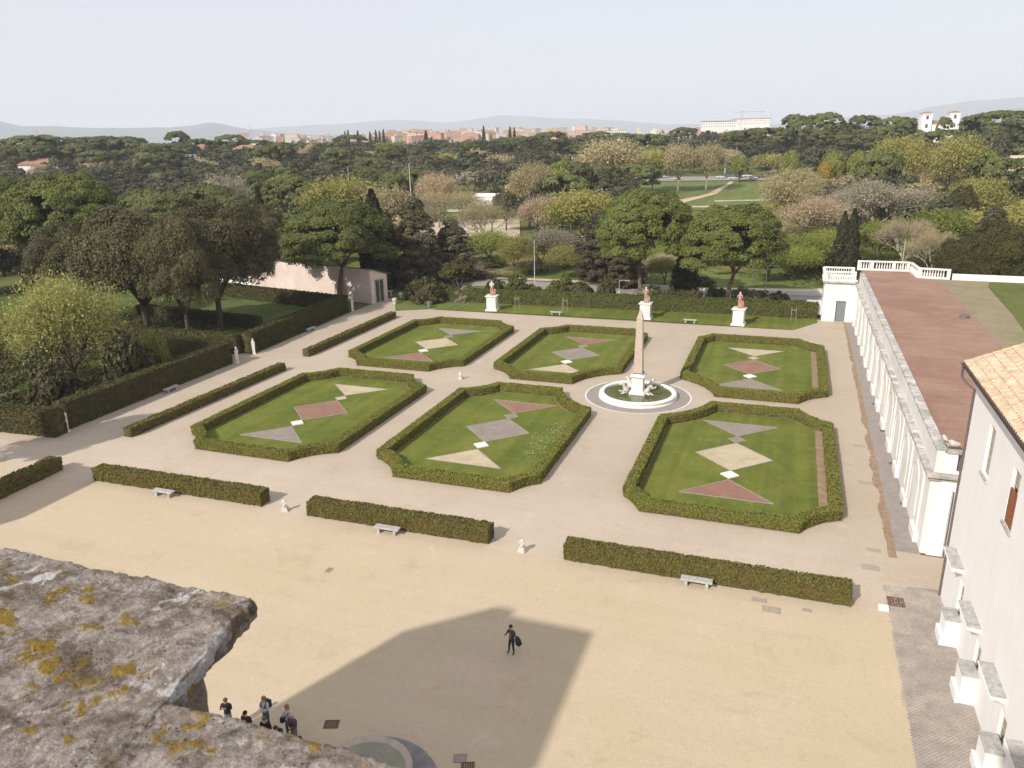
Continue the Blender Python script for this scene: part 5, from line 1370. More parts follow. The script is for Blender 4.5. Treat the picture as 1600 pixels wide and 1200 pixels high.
def hor(px): return 218 - (px - 800) * 0.0208
def where(px, D):
    d = ray(px, hor(px)); u = Vector((d.x, d.y, 0)).normalized()
    return u.x * D, u.y * D
FH = Vector((Fv.x, Fv.y, 0)).normalized()
def size_at(px, ytop, D, wpx):
    x, y = where(px, D); zg = float(zt(x, y))
    d = ray(px, ytop); ztop = CAMH + D * d.z / math.hypot(d.x, d.y)
    dep = x * FH.x + y * FH.y
    return x, y, zg, ztop - zg, wpx / FPX * dep
NAMES = {'pine': 'umbrella_pine', 'oak': 'holm_oak', 'cypress': 'cypress_tree', 'cedar': 'cedar_tree', 'airy': 'deciduous_tree', 'leafy': 'leafy_tree', 'near_yellow': 'deciduous_tree', 'bare': 'bare_tree', 'round': 'round_tree', 'bush': 'shrub', 'young': 'young_tree', 'spire': 'cypress_tree'}
CATS = {'shrub': 'shrub'}
def kindname(k): return NAMES[k.replace('far_', '').rstrip('123')]
def setmat(o, i, m):
    o.material_slots[i].link = 'OBJECT'; o.material_slots[i].material = m
def tree(k, px, ytop, D, wpx, label, mat=None, group=None, bark=None, rz=None):
    x, y, zg, Hh, Ww = size_at(px, ytop, D, wpx)
    crown_me, trunk_me, (w0, h0) = PROTO[k]
    rz = rnd.uniform(0, 6.28) if rz is None else rz
    s = (Ww / w0, Ww / w0, Hh / h0)
    nm = kindname(k); ct_ = 'shrub' if nm == 'shrub' else 'tree'
    if trunk_me is None:
        o = put(nm, crown_me, None, (x, y, zg - .1), rz, s); tag(o, label, ct_, group)
        if mat: setmat(o, 0, M[mat])
        if bark: setmat(o, 1, M[bark])
        return o
    t = thing(nm, label, ct_, (x, y, zg - .1), rz, group, s)
    c = put('crown', crown_me, t); tr = put('trunk', trunk_me, t)
    if mat: setmat(c, 0, M[mat])
    if bark: setmat(tr, 0, M[bark])
    return t
T = tree
# --- trees one can tell apart, from the left of the photograph
T('near_yellow', 45, 388, 97, 178, 'yellow green tree in fresh leaf at the left edge, in front of the dark oaks', 'willow')
T('bush2', 135, 500, 93, 70, 'dark evergreen shrub tucked beside the yellow green tree', 'oak')
T('oak1', 185, 335, 122, 190, 'broad dark holm oak standing just right of the yellow green tree', None)
T('oak2', 305, 322, 119, 172, 'large greyish holm oak whose trunk rises from the shaded lawn left of the pink shed', None)
T('oak2', 250, 345, 112, 120, 'dark holm oak squeezed between the two largest dark oaks', None)
T('oak1', 75, 362, 138, 130, 'brownish holm oak below the big umbrella pine, behind the yellow tree', None)
T('oak1', 392, 330, 152, 84, 'dark oak behind the left end of the pink shed', None)
T('pine2', 85, 274, 165, 158, 'biggest umbrella pine at the left, its domed crown above the dark oaks', 'pine')
T('pine1', 0, 280, 172, 100, 'umbrella pine cut by the left edge of the photo', 'pine')
T('pine1', 508, 316, 135, 172, 'umbrella pine with a forked dark trunk in front of the pink shed', 'pine', rz=.6)
T('cypress', 574, 296, 142, 50, 'tall dark cypress right behind the umbrella pine at the pink shed', None)
T('cypress', 600, 335, 146, 22, 'slim dark cypress beside the taller one, right of the pink shed', None)
T('cedar1', 641, 310, 146, 92, 'dark brown cedar with ragged boughs, left of two near the middle lawn corner', None)
T('cedar2', 700, 342, 150, 84, 'dark brown cedar, lower right of two near the far lawn corner', None)
T('young', 708, 404, 131, 56, 'young evergreen tree with a thin pale trunk on the far lawn', 'laurel')
T('bush2', 738, 418, 152, 40, 'dark shrub behind the hedge left of the first statue', 'oak')
T('pine3', 240, 304, 196, 110, 'flat light green pine, leftmost of three in front of the grey bare tree', 'pine_far')
T('pine3', 310, 292, 212, 100, 'flat light green pine directly before the grey bare tree', 'pine_far')
T('pine3', 352, 308, 186, 92, 'yellowish flat pine, rightmost of three left of the middle cypress', 'pine_far')
T('airy1', 345, 264, 224, 96, 'grey leafless tree above the flat light green pines', 'grey_twig')
T('cypress', 394, 292, 172, 26, 'dark conifer spike between the flat pines and the forked pine', None)
T('pine3', 445, 275, 236, 84, 'umbrella pine behind the forked pine, left of the yellow trees', 'pine_far')
T('pine3', 398, 268, 262, 70, 'umbrella pine at the left of the dark wood above the flat pines', 'pine_far')
T('leafy1', 520, 272, 200, 130, 'broad yellow tree behind the tall cypress', 'yellow')
T('leafy2', 592, 282, 196, 96, 'olive yellow tree right of the tall cypress tip', 'tan')
T('pine3', 575, 262, 272, 70, 'small flat pine above the yellow tree, left of the lamp mast', 'pine_far')
T('pine3', 638, 264, 268, 50, 'small flat pine right behind the lamp mast', 'pine_far')
T('pine3', 610, 270, 262, 46, 'lowest small flat pine left of the lamp mast', 'pine_far')
T('bare', 700, 290, 196, 120, 'tan leafless tree with spreading branches before the sandy ground', 'tan', bark='bark_pale')
T('bare', 752, 312, 186, 90, 'pale leafless tree right of the spreading bare tree', 'tan', bark='bark_pale')
T('airy2', 680, 262, 250, 60, 'reddish leafless tree in front of the dark wood', 'rust')
T('leafy1', 760, 358, 166, 84, 'yellow green tree behind the first statue', 'spring')
T('leafy2', 800, 362, 152, 60, 'thin young yellow green tree with a dark forked trunk behind the hedge', 'yellow')
T('oak3', 788, 300, 236, 42, 'small dark round oak beside the sandy ground', 'oak_far')
T('airy1', 826, 246, 246, 74, 'tan rounded leafless tree left of the bright green one', 'tan')
T('airy2', 850, 298, 194, 70, 'pinkish brown leafless tree below the tan rounded one', 'rust')
T('oak3', 880, 252, 262, 66, 'mid green bushy tree in the middle distance', 'spring')
T('leafy2', 912, 288, 186, 106, 'broad yellow green tree with fine branches, left of the middle pine', 'yellow')
T('airy2', 858, 350, 158, 90, 'grey brown leafless tree behind the far hedge, left of the obelisk', 'grey_twig')
T('leafy1', 880, 380, 150, 60, 'small yellow green tree behind the far hedge, left of the dark cedars', 'yellow')
T('cedar1', 938, 330, 146, 84, 'dark cedar just left of the middle umbrella pine', None)
T('cedar2', 984, 372, 141, 70, 'dark cedar under the middle umbrella pine', None)
T('cedar1', 944, 262, 262, 62, 'cedar in the distance with level boughs, left of two', None)
T('cedar2', 985, 270, 250, 62, 'cedar in the distance with level boughs, right of two', None)
T('pine1', 1010, 298, 128, 152, 'umbrella pine with a round green crown, directly above the obelisk', 'pine', rz=2.0)
T('pine2', 1150, 322, 123, 156, 'umbrella pine with a leaning pink trunk, right of the obelisk', 'pine', rz=3.3)
T('spire' if 'spire' in PROTO else 'cypress', 1082, 386, 136, 42, 'dark cypress shaped tree between the two umbrella pines', None)
T('leafy1', 1048, 400, 142, 56, 'yellowish bushy tree behind the hedge between the two umbrella pines', 'yellow')
T('bush2', 1112, 428, 142, 40, 'dark shrub behind the hedge left of the leaning pine trunk', 'oak')
T('leafy1', 960, 214, 345, 112, 'brownish plane tree, broadest at the left of the grassy clearing', 'tan', bark='bark_pale')
T('leafy2', 1022, 228, 362, 58, 'yellow green plane tree at the left of the clearing', 'yellow', bark='bark_pale')
T('leafy1', 1063, 222, 360, 56, 'tan plane tree with a white trunk, left of two on the clearing', 'tan', bark='bark_pale')
T('leafy2', 1108, 220, 366, 56, 'tan plane tree with a white trunk, right of two on the clearing', 'tan', bark='bark_pale')
T('round', 1160, 247, 400, 26, 'small round green tree by the far road', 'spring')
T('airy1', 1238, 255, 214, 116, 'large pinkish tan tree, the palest crown at the right', 'tan')
T('airy2', 1282, 300, 190, 110, 'rosy brown leafless tree below the large pinkish tan tree', 'rust')
T('airy1', 1392, 272, 206, 130, 'grey green leafless tree in the middle of the right hand woods', 'grey_twig')
T('leafy2', 1412, 204, 306, 92, 'plane tree with a crooked white trunk in the right hand woods', 'yellow', bark='bark_pale')
T('leafy1', 1508, 206, 298, 84, 'tall yellowish plane tree near the right edge', 'yellow', bark='bark_pale')
T('round', 1240, 238, 330, 32, 'small round tree left of the golden one', 'spring')
T('round', 1307, 237, 318, 40, 'round bright green tree above the golden one', 'spring')
T('round', 1345, 238, 318, 34, 'round bright green tree right of the golden one', 'spring')
T('round', 1295, 256, 306, 30, 'golden round tree among the green ones', 'gold')
T('round', 1550, 240, 300, 40, 'round green tree near the right edge of the photo', 'spring')
T('cypress', 1350, 326, 158, 27, 'taller right half of the dark double cypress behind the white pavilion', 'cypress')
T('cypress', 1335, 330, 160, 24, 'left half of the dark double cypress behind the white pavilion', 'cypress')
T('leafy1', 1262, 362, 160, 96, 'bright ivy green tree left of the dark double cypress', 'spring')
T('leafy2', 1312, 352, 168, 70, 'fresh green tree right behind the dark double cypress', 'spring')
T('leafy1', 1396, 340, 166, 72, 'ivy covered bright green tree right of the dark double cypress', 'spring')
T('leafy2', 1218, 385, 150, 74, 'fresh green tree by the road behind the leaning pine', 'spring')
T('leafy1', 1495, 322, 172, 100, 'yellow green tree above the balustrade of the roof terrace', 'spring')
T('bare', 1440, 335, 160, 84, 'leafless brown tree behind the roof balustrade', 'rust')
T('bare', 1488, 355, 150, 76, 'leafless tree with pale branches above the right of the balustrade', 'tan', bark='bark_pale')
T('oak3', 1522, 292, 210, 44, 'dark green round tree in the right hand woods', 'laurel')
T('leafy2', 1545, 268, 220, 90, 'olive yellow tree before the red roofed kiosk', 'yellow')
T('cedar1', 1578, 325, 150, 96, 'dark cedar at the right edge above the terrace lawn', None)
T('oak2', 1598, 352, 128, 84, 'dark green evergreen at the right edge beside the terrace grass', 'laurel')
T('oak1', 1540, 372, 148, 80, 'green evergreen bush mass behind the low terrace wall', 'laurel')
T('airy2', 1345, 288, 222, 90, 'pinkish leafless tree right of the large tan tree', 'rust')
T('oak3', 1555, 205, 330, 54, 'large dark round oak at the right edge below the skyline pines', 'oak_far')
T('bush1', 190, 512, 100, 50, 'bright green shrub behind the tall dark hedge', 'spring')

T('bush2', 5, 560, 92, 80, 'dark shrub under the left side of the yellow green tree', 'oak')
T('bush1', 160, 535, 96, 70, 'olive shrub left of the white flowering bed', 'laurel')
T('oak3', -310, 470, 77, 130, 'holm oak outside the left edge that throws shade on the walk', None)
fl = []
for _ in range(1600):
    x, y, _z = P(rnd.uniform(168, 245), rnd.uniform(548, 588), .4); fl.append((x, y, rnd.uniform(.1, 1.0)))
V, Fq = leaves(np.array(fl), np.tile([0, -.3, 1.0], (len(fl), 1)), .10, .8)
tag(put('white_flowers', mesh_np('white_flowers', V, Fq, M['flower'])), kind='stuff')
fl = []
for _ in range(42000):
    x, y, _z = P(rnd.uniform(-40, 330), rnd.uniform(490, 650), .4)
    if x > -67.5 or y < 50.5: continue
    if mn.noise(Vector((x * .25, y * .25, 1))) > (-.1 if x > -84 else -.5): fl.append((x, y, rnd.random() ** 2 * .9))
V, Fq = leaves(np.array(fl), np.tile([0, 0, 1.0], (len(fl), 1)), .22, .8)
tag(put('ground_cover', mesh_np('ground_cover', V, Fq, M['laurel'])), kind='stuff')

BELT = [('shrub', 640, 428, 131, 46), ('shrub', 668, 430, 131, 44), ('shrub', 800, 436, 128, 40), ('shrub', 868, 438, 128, 50), ('shrub', 905, 434, 129, 46), ('shrub', 1030, 442, 127, 40), ('shrub', 1075, 446, 127, 40), ('shrub', 1195, 447, 127, 46), ('shrub', 1240, 450, 127, 36)]
BELT += [('shrub', 650 + 37 * k + rnd.uniform(-8, 8), 430 + rnd.uniform(-8, 10), 129 + rnd.uniform(0, 3), rnd.uniform(34, 52)) for k in range(9)] + [('shrub', 1015 + 40 * k, 446 + rnd.uniform(-6, 6), 126.5, rnd.uniform(30, 44)) for k in range(6)]
def SB(px): return 'left of the first statue' if px < 767 else 'between the first and the middle statue' if px < 1007 else 'between the middle and the right statue' if px < 1153 else 'right of the right statue'
for i, (k_, px, yt, D, w_) in enumerate(BELT):
    T('bush1' if i % 2 else 'bush2', px, yt, D, w_, 'dark shrub growing right behind the far hedge, ' + SB(px), rnd.choice(['oak', 'laurel', 'far_hedge', 'grey_twig']), 'shrubs behind the far hedge, ' + SB(px))
for i in range(46):
    px = 585 + i * 21.5 + rnd.uniform(-9, 9); D = rnd.choice((152, 160, 168, 176, 188, 198)); 
    if 1270 < px and D < 160: D = 170
    yt = 430 - (D - 120) * 1.05 + rnd.uniform(-26, 30)
    if 1000 < px < 1190: yt = max(yt, 345)
    k_ = rnd.choice(('leafy1', 'leafy2', 'airy1', 'airy2', 'leafy1', 'oak3', 'bare'))
    m_ = {'leafy': rnd.choice(['spring', 'yellow', 'spring', 'far_hedge']), 'airy': rnd.choice(['tan', 'rust', 'grey_twig', 'yellow']), 'oak': rnd.choice(['oak_far', 'laurel', 'far_hedge']), 'bare': 'tan'}[k_.rstrip('123')]
    side = 'left of the obelisk' if px < 940 else 'right of the obelisk' if px < 1270 else 'behind the gallery roof'
    T(k_, px, yt, D, rnd.uniform(58, 96), {'leafy': 'leafy spring tree in the belt beyond the road ', 'airy': 'twiggy spring tree in the belt beyond the road ', 'oak': 'evergreen tree in the belt beyond the road ', 'bare': 'bare branched tree in the belt beyond the road '}[k_.rstrip('123')] + side, m_, k_.rstrip('123') + ' trees of the belt ' + side)
# --- dense woods behind: every tree an object, crowns overlapping row behind row
cnt = {}
GL = {'far_oak': ('dark holm oak in the wood', 'holm oaks'), 'far_pine': ('umbrella pine of the wood', 'umbrella pines'),
      'far_airy': ('leafless spring tree in the wood', 'leafless trees'), 'far_leafy': ('fresh yellow green tree in the wood', 'fresh green trees'), 'far_spire': ('dark cypress on the skyline before the city', 'cypresses on the skyline')}
def fill(k, px, D, hh, ww, mat=None):
    x, y = where(px, D); zg = float(zt(x, y)); me, _, (w0, h0) = PROTO[k]
    base = k.rstrip('123')
    o = put(kindname(k), me, None, (x, y, zg - .2), rnd.uniform(0, 6.28), (ww / w0, ww / w0, hh / h0))
    zone = 'left of the pink shed' if px < 380 else 'above the pink shed' if px < 640 else 'between the pink shed and the obelisk' if px < 930 else 'around the grassy clearing' if px < 1240 else 'above the long gallery'
    row = 'front rows' if D < 280 else 'middle rows' if D < 440 else 'skyline rows'
    if base == 'far_spire': tag(o, GL[base][0], 'tree', GL[base][1])
    else: tag(o, GL[base][0] + ', ' + row + ' ' + zone, 'tree', GL[base][1] + ', ' + row + ' ' + zone)
    if mat: setmat(o, 0, M[mat])
    cnt[base] = cnt.get(base, 0) + 1
def clear(px, D):
    if 985 < px < 1235 and 300 < D < 425: return True
    if 1010 < px < 1195 and 200 < D < 300: return True        # grassy clearing and far road
    if 640 < px < 800 and 205 < D < 330: return True         # sandy ground
    if 640 < px < 1290 and D < 205: return True
    if D > 405 and D < 428 and 900 < px < 1260: return True
    return False
for D, step in ((182, 62), (208, 60), (236, 56), (266, 52), (298, 48), (334, 44), (374, 42), (420, 40), (472, 38), (530, 36), (596, 34)):
    px = -90 + rnd.uniform(0, step)
    while px < 1680:
        q = px + rnd.uniform(-.3, .3) * step; d = D * rnd.uniform(.96, 1.04)
        px += step * rnd.uniform(.85, 1.15)
        if clear(q, d): continue
        r = rnd.random()
        if d < 280:
            if q < 430: k = 'far_oak' if r < .62 else 'far_pine' if r < .9 else 'far_airy'
            elif q < 900: k = 'far_oak' if r < .35 else 'far_pine' if r < .6 else 'far_airy' if r < .85 else 'far_leafy'
            else: k = 'far_oak' if r < .3 else 'far_airy' if r < .65 else 'far_leafy' if r < .9 else 'far_pine'
        elif d < 450:
            if q < 900: k = 'far_oak' if r < .86 else 'far_pine' if r < .93 else 'far_airy' if r < .97 else 'far_leafy'
            else: k = 'far_oak' if r < .52 else 'far_airy' if r < .72 else 'far_leafy' if r < .84 else 'far_pine'
        else: k = 'far_pine' if r < (.45 if q < 330 or q > 900 else .22) else 'far_oak' if r < .88 else 'far_leafy' if r < .94 else 'far_airy'
        if d < 200 and q > 1260: continue
        if cnt.get(k, 0) > 285: continue
        v = {'far_oak': 3, 'far_pine': 2, 'far_airy': 2}.get(k)
        kk = k + (str(rnd.randint(1, v)) if v else '')
        dens_w = 1.30
        ww = step * dens_w / FPX * d * rnd.uniform(.85, 1.25)
        hh = {'far_oak': rnd.uniform(11, 15), 'far_pine': rnd.uniform(15, 20), 'far_airy': rnd.uniform(12, 17), 'far_leafy': rnd.uniform(10, 15)}[k]
        if d < 260: hh *= .8
        if k == 'far_pine': ww *= 1.1
        m_ = None
        if k == 'far_airy': m_ = rnd.choice(['tan', 'tan', 'rust', 'grey_twig'])
        if k == 'far_leafy': m_ = rnd.choice(['spring', 'yellow', 'yellow'])
        fill(kk, q, d, hh, ww, m_)
for px, yt, D, w_ in ((540, 205, 900, 5), (545, 203, 900, 5), (560, 204, 905, 6), (579, 206, 900, 6), (588, 203, 910, 5), (594, 204, 905, 4), (600, 202, 910, 5), (666, 204, 620, 8), (756, 197, 700, 6), (797, 198, 700, 6), (804, 199, 705, 5)):
    x, y, zg, Hh, Ww = size_at(px, yt, D, w_); fill('far_spire', px, D, max(Hh, 12), Ww)
# skyline pines one can tell apart
for px, yt, D, w_, lab in ((278, 206, 560, 40, 'wide domed pine standing alone on the left skyline'), (60, 213, 540, 110, 'long flat row of pine crown on the left skyline'), (150, 214, 550, 90, 'flat pine crown right of the longest one on the left skyline'),
                           (1240, 180, 520, 44, 'domed pine on the right skyline nearest the long white block'), (1290, 178, 520, 60, 'broad pine on the right skyline left of the twin white towers'), (1350, 181, 530, 50, 'pine on the right skyline close before the twin white towers'),
                           (1400, 184, 520, 56, 'low flat pine just left of the twin white towers'), (1475, 184, 500, 22, 'small pine standing before the twin white towers'), (1560, 176, 470, 110, 'widest flat pine at the right end of the skyline'), (1250, 190, 470, 36, 'pine with a tall bare trunk below the right skyline'),
                           (735, 222, 430, 46, 'tall pine with a bare trunk at the edge of the dark wood')):
    T('far_pine' + str(rnd.randint(1, 2)), px, yt, D, w_, lab, 'pine_far')
# woods too far to tell apart
ps_, ns_ = [], []
for i in range(520):
    D = rnd.uniform(640, 1500); px = rnd.uniform(-120, 1720)
    x, y = where(px, D); zg = float(zt(x, y)); h_ = rnd.uniform(9, 15); w_ = rnd.uniform(12, 22)
    if rnd.random() < (.5 if 360 < px < 1120 and D > 760 else 0): continue
    d = R.normal(0, 1, (70, 3)); d /= np.linalg.norm(d, axis=1)[:, None]; d[:, 2] = np.abs(d[:, 2])
    ps_.append(np.array([x, y, zg]) + d * np.array([w_ / 2, w_ / 2, h_]) * R.uniform(.7, 1.05, (70, 1))); ns_.append(d)
V, Fq = leaves(np.vstack(ps_), np.vstack(ns_), 2.0, .6)
tag(put('distant_woods', mesh_np('distant_woods', V, Fq, M['oak_far'])), kind='stuff')
# undergrowth on the slope behind the far hedge and under the woods
ps_ = []
for i in range(30000):
    px = rnd.uniform(560, 1620); D = rnd.uniform(133, 215); x, y = where(px, D)
    if not -62 < x and y < 121: continue
    if y < 121.5 and x < 5: continue
    if x > 19 and y < 122: continue
    if 128 < y < 146 and x < 6: continue
    if mn.noise(Vector((x * .11, y * .11, 5))) < .02: continue
    ps_.append((x, y, float(zt(x, y)) + rnd.random() ** 2 * 1.5))
V, Fq = leaves(np.array(ps_), np.tile([0, 0, 1.0], (len(ps_), 1)), .30, .8)
tag(put('undergrowth', mesh_np('undergrowth', V, Fq, M['far_hedge'])), kind='stuff')
print('forest', cnt)

# ================================================================== BEYOND THE GARDEN: clearing, roads, cars, lamps, city
def drape(name, quads_uv, mat, dz=.12, n=14):
    """a strip laid over the land between two edges given as (px, D) points"""
    V, Fq = [], []
    mcol = 12
    Ls, Rs = [np.array([[np.interp(u, np.linspace(0, 1, len(E_)), [p[c] for p in E_]) for c in (0, 1)] for u in np.linspace(0, 1, 25)]) for E_ in quads_uv]
    for k in range(n + 1):
        for j in range(mcol + 1):
            a = [np.interp(j / mcol, np.linspace(0, 1, 25), Ls[:, c]) for c in (0, 1)]; b_ = [np.interp(j / mcol, np.linspace(0, 1, 25), Rs[:, c]) for c in (0, 1)]
            t = k / n; x, y = where(a[0] + (b_[0] - a[0]) * t, a[1] + (b_[1] - a[1]) * t); V.append((x, y, float(zt(x, y)) + dz))
            if k and j: i = k * (mcol + 1) + j; Fq.append((i - mcol - 2, i - mcol - 1, i, i - 1))
    o = put(name, mesh_np(name, V, Fq, mat)); return tag(o, kind='structure')
M['meadow'] = lawn('meadow_grass', (0.115, 0.155, 0.035), (0.160, 0.180, 0.050), (0.22, 0.20, 0.09), False)
M['path'] = surf('pale_path', (0.58, 0.48, 0.37), (0.50, 0.40, 0.30), .3, .95, c3=(0.34, 0.30, 0.16), s3=.12, fine=(2, .1))
drape('clearing', ([(960, 296), (1250, 296)], [(960, 404), (1250, 404)]), M['meadow'], .10, 24)
drape('clearing_path', ([(955, 338), (1070, 332), (1110, 352), (1135, 385), (1146, 403)], [(955, 333), (1070, 318), (1125, 352), (1143, 385), (1152, 403)]), M['path'], .25)
drape('clearing_path', ([(1075, 309), (1240, 309)], [(1075, 304), (1240, 304)]), M['path'], .22)
drape('clearing_path', ([(1120, 328), (1240, 334)], [(1125, 324), (1240, 330)]), M['path'], .22)
drape('far_road', ([(820, 407), (1290, 410)], [(820, 425), (1290, 430)]), M['asphalt'], .2, 20)
drape('sandy_ground', ([(560, 205), (810, 215)], [(560, 262), (810, 272)]), M['path'], .15, 16)
drape('sandy_track', ([(690, 300), (800, 296)], [(690, 309), (800, 305)]), M['path'], .2)
drape('near_meadow', ([(600, 124), (1300, 124)], [(600, 204), (1300, 204)]), M['meadow'], .03, 30)
# road behind the far hedge with its pale parapet
def strip(name, pts, w, z, mat):
    V, Fq = [], []
    for i, (x, y) in enumerate(pts):
        a = Vector(pts[max(0, i - 1)]); b_ = Vector(pts[min(len(pts) - 1, i + 1)]); d = (b_ - a).normalized(); s = Vector((-d.y, d.x)) * w / 2
        V += [(x - s.x, y - s.y, z), (x + s.x, y + s.y, z)]
        if i: Fq.append((2 * i - 2, 2 * i - 1, 2 * i + 1, 2 * i))
    o = put(name, mesh_np(name, V, Fq, mat)); return tag(o, kind='structure')
strip('road', [(-90, 139), (-60, 136), (-40, 136), (-22, 132.5), (0, 136), (20, 141), (60, 150)], 7.5, .10, M['asphalt'])
strip('pavement', [(-60, 141.5), (-40, 141.2), (-22, 138), (0, 141.5), (20, 146.5)], 2.2, .16, M['path'])
V, Fq = [], []
b = MB()
pts = [P(1000, 452), P(1090, 458), P(1180, 461), P(1284, 463)]
for a, c_ in zip(pts[:-1], pts[1:]):
    A_, C_ = Vector(a), Vector(c_); d = (C_ - A_).normalized(); s = Vector((-d.y, d.x, 0)) * .2
    b.add([A_ - s, C_ - s, C_ + s, A_ + s] + [v + Vector((0, 0, .95)) for v in (A_ - s, C_ - s, C_ + s, A_ + s)], [(4, 5, 6, 7), (0, 1, 5, 4), (1, 2, 6, 5), (2, 3, 7, 6), (3, 0, 4, 7)])
tag(b.build('road_parapet', M['plaster']), 'long pale parapet of the road behind the far hedge', 'parapet')
# cars
CARM = {}
def carmat(c):
    if c not in CARM: CARM[c] = surf('car_paint', c, None, rough=.3, spec=.5)
    return CARM[c]
TYRE = surf('tyre', (.03, .03, .03), None)
def car_meshes(van=False):
    b = MB()
    h = 1.0 if not van else 1.15
    sec = [(-2.1, .35), (-2.12, .75), (-1.95, .92), (-1.55, .98), (1.1, .95), (1.75, .85), (2.1, .68), (2.12, .35)] if not van else [(-2.5, .4), (-2.5, 1.1), (-2.48, 2.2), (-2.3, 2.3), (1.3, 2.3), (1.8, 1.4), (2.4, 1.1), (2.5, .4)]
    n = len(sec); v = [(x, s * .85, z) for s in (-1, 1) for x, z in sec]
    b.add(v, [tuple(range(n - 1, -1, -1)), tuple(range(n, 2 * n))] + [(i, (i + 1) % n, n + (i + 1) % n, n + i) for i in range(n)])
    g = MB()
    if van: g.add([(1.36, s * .72, 2.15) for s in (-1, 1)] + [(1.8, s * .76, 1.45) for s in (-1, 1)], [(0, 2, 3, 1)]); [g.box(.2, 1.2, s * .852 - .005, s * .852 + .005, 1.4, 2.05) for s in (-1, 1)]
    else: g.add([(x, s * w_, z) for s in (-1, 1) for x, z, w_ in ((-1.75, .96, .78), (-1.2, 1.40, .62), (.35, 1.43, .62), (1.05, .95, .78))], [(0, 1, 2, 3), (7, 6, 5, 4), (0, 4, 5, 1), (2, 6, 7, 3), (1, 5, 6, 2)])
    r = MB()
    if not van: r.box(-1.15, .30, -.58, .58, 1.42, 1.46, .02)
    wv = MB(); wv.lathe([(.02, -.1), (.31, -.1), (.31, .1), (.02, .1)], n=12)
    return b.mesh('body', carmat((.5, .5, .5))), g.mesh('windows', M['glass']), r.mesh('roof', carmat((.5, .5, .5))) if r.v else None, wv.mesh('wheel', TYRE)
CAR, VAN = car_meshes(), car_meshes(True)
def car(x, y, z, rz, c, label, van=False, group=None):
    t = thing('parked_van' if van else 'car', label, 'van' if van else 'car', (x, y, z), rz, group)
    B_, G_, R_, W_ = VAN if van else CAR
    o = put('body', B_, t); setmat(o, 0, carmat(c)); put('windows', G_, t)
    if R_: o = put('roof', R_, t); setmat(o, 0, carmat(c))
    for sx in (-1.3, 1.35):
        for sy in (-.78, .78): o = put('wheel', W_, t, (sx, sy, .31)); o.rotation_euler = (math.pi / 2, 0, 0)
x, y, _ = P(1066, 459); car(x, y + 1, .1, .2, (.45, .47, .50), 'silver car on the road behind the far hedge, left of the leaning pine')
x, y, _ = P(1278, 476); car(x + .6, 121.6, .0, .1, (.62, .62, .62), 'white van glimpsed behind the corner of the white pavilion', True)
CL = [(.7, .7, .7), (.08, .08, .09), (.45, .46, .48), (.6, .6, .62), (.2, .05, .04), (.1, .13, .2)]
for i, px in enumerate((925, 1003, 1040, 1062, 1130, 1142, 1150, 1158, 1172, 1182, 1194, 1202)):
    x, y = where(px, 414 + (i % 3) * 5); car(x, y, float(zt(x, y)) + .2, .4 + rnd.uniform(-.1, .1), CL[i % 6] if i % 4 else CL[0], 'small car parked along the far road beyond the clearing', False, 'cars along the far road')
for i, (px, D) in enumerate(((752, 318), (764, 320), (774, 322), (784, 324), (742, 322))):
    x, y = where(px, D); car(x, y, float(zt(x, y)) + .1, .5 + i * .1, (.78, .78, .78), 'white van parked under the trees above the sandy ground', True, 'white vans above the sandy ground')
x, y = where(760, 331); b = MB(); b.box(-6, 6, -3, 3, 0, 2.6); b.add([(-6.2, -3.2, 2.6), (6.2, -3.2, 2.6), (6.2, 3.2, 2.6), (-6.2, 3.2, 2.6), (-5, 0, 4), (5, 0, 4)], [(0, 1, 5, 4), (2, 3, 4, 5), (1, 2, 5), (3, 0, 4)])
o = b.build('white_marquee', M['plaster_clean'], loc=(x, y, float(zt(x, y)))); tag(o, 'white marquee tent beside the parked vans at the wood edge', 'tent')
x, y = where(888, 262); b = MB(); b.box(-3, 3, -2, 2, 0, 3.5); b.box(-3.2, 3.2, -2.2, 2.2, 3.5, 3.7); o = b.build('white_hut', M['plaster_clean'], loc=(*where(890, 175), 1.5)); tag(o, 'small white hut between the bare trees left of the obelisk', 'hut')
# lamp posts and masts
def lamp(px, ytop, D, label, arm=True, r=.07):
    x, y, zg, Hh, _ = size_at(px, ytop, D, 10)
    t = thing('street_lamp', label, 'street lamp', (x, y, zg))
    b = MB(); b.tube([(0, 0, 0), (0, 0, Hh * .5), (0, 0, Hh)], [r * 1.3, r, r * .7], 8); b.box(-.2, .2, -.2, .2, 0, .3); b.build('post', M['pole'], t)
    if arm:
        b = MB(); b.tube([(0, 0, Hh - .1), (.6, 0, Hh + .05), (1.3, 0, Hh + .02)], .04, 6); b.build('arm', M['pole'], t)
        b = MB(); b.box(1.1, 1.9, -.14, .14, Hh - .05, Hh + .08, .03); b.build('lamp_head', M['marble_grey'], t)
lamp(833, 376, 139, 'tall pale lamp post behind the far hedge, near the grey leafless tree', False)
lamp(1216, 416, 134, 'street lamp with an arm on the road, left of the white pavilion')
lamp(1193, 408, 136, 'thin pale post beside the road, right of the leaning pine', False, .05)
lamp(1438, 374, 131, 'leaning pale pole behind the roof balustrade', False, .06)
lamp(973, 438, 135, 'small street lamp behind the far hedge, left of the middle pine trunk', True, .05)
lamp(637, 256, 232, 'tall pale mast in front of the dark wood', False, .14)
lamp(540, 262, 250, 'thin lamp mast among the small flat pines', False, .09)
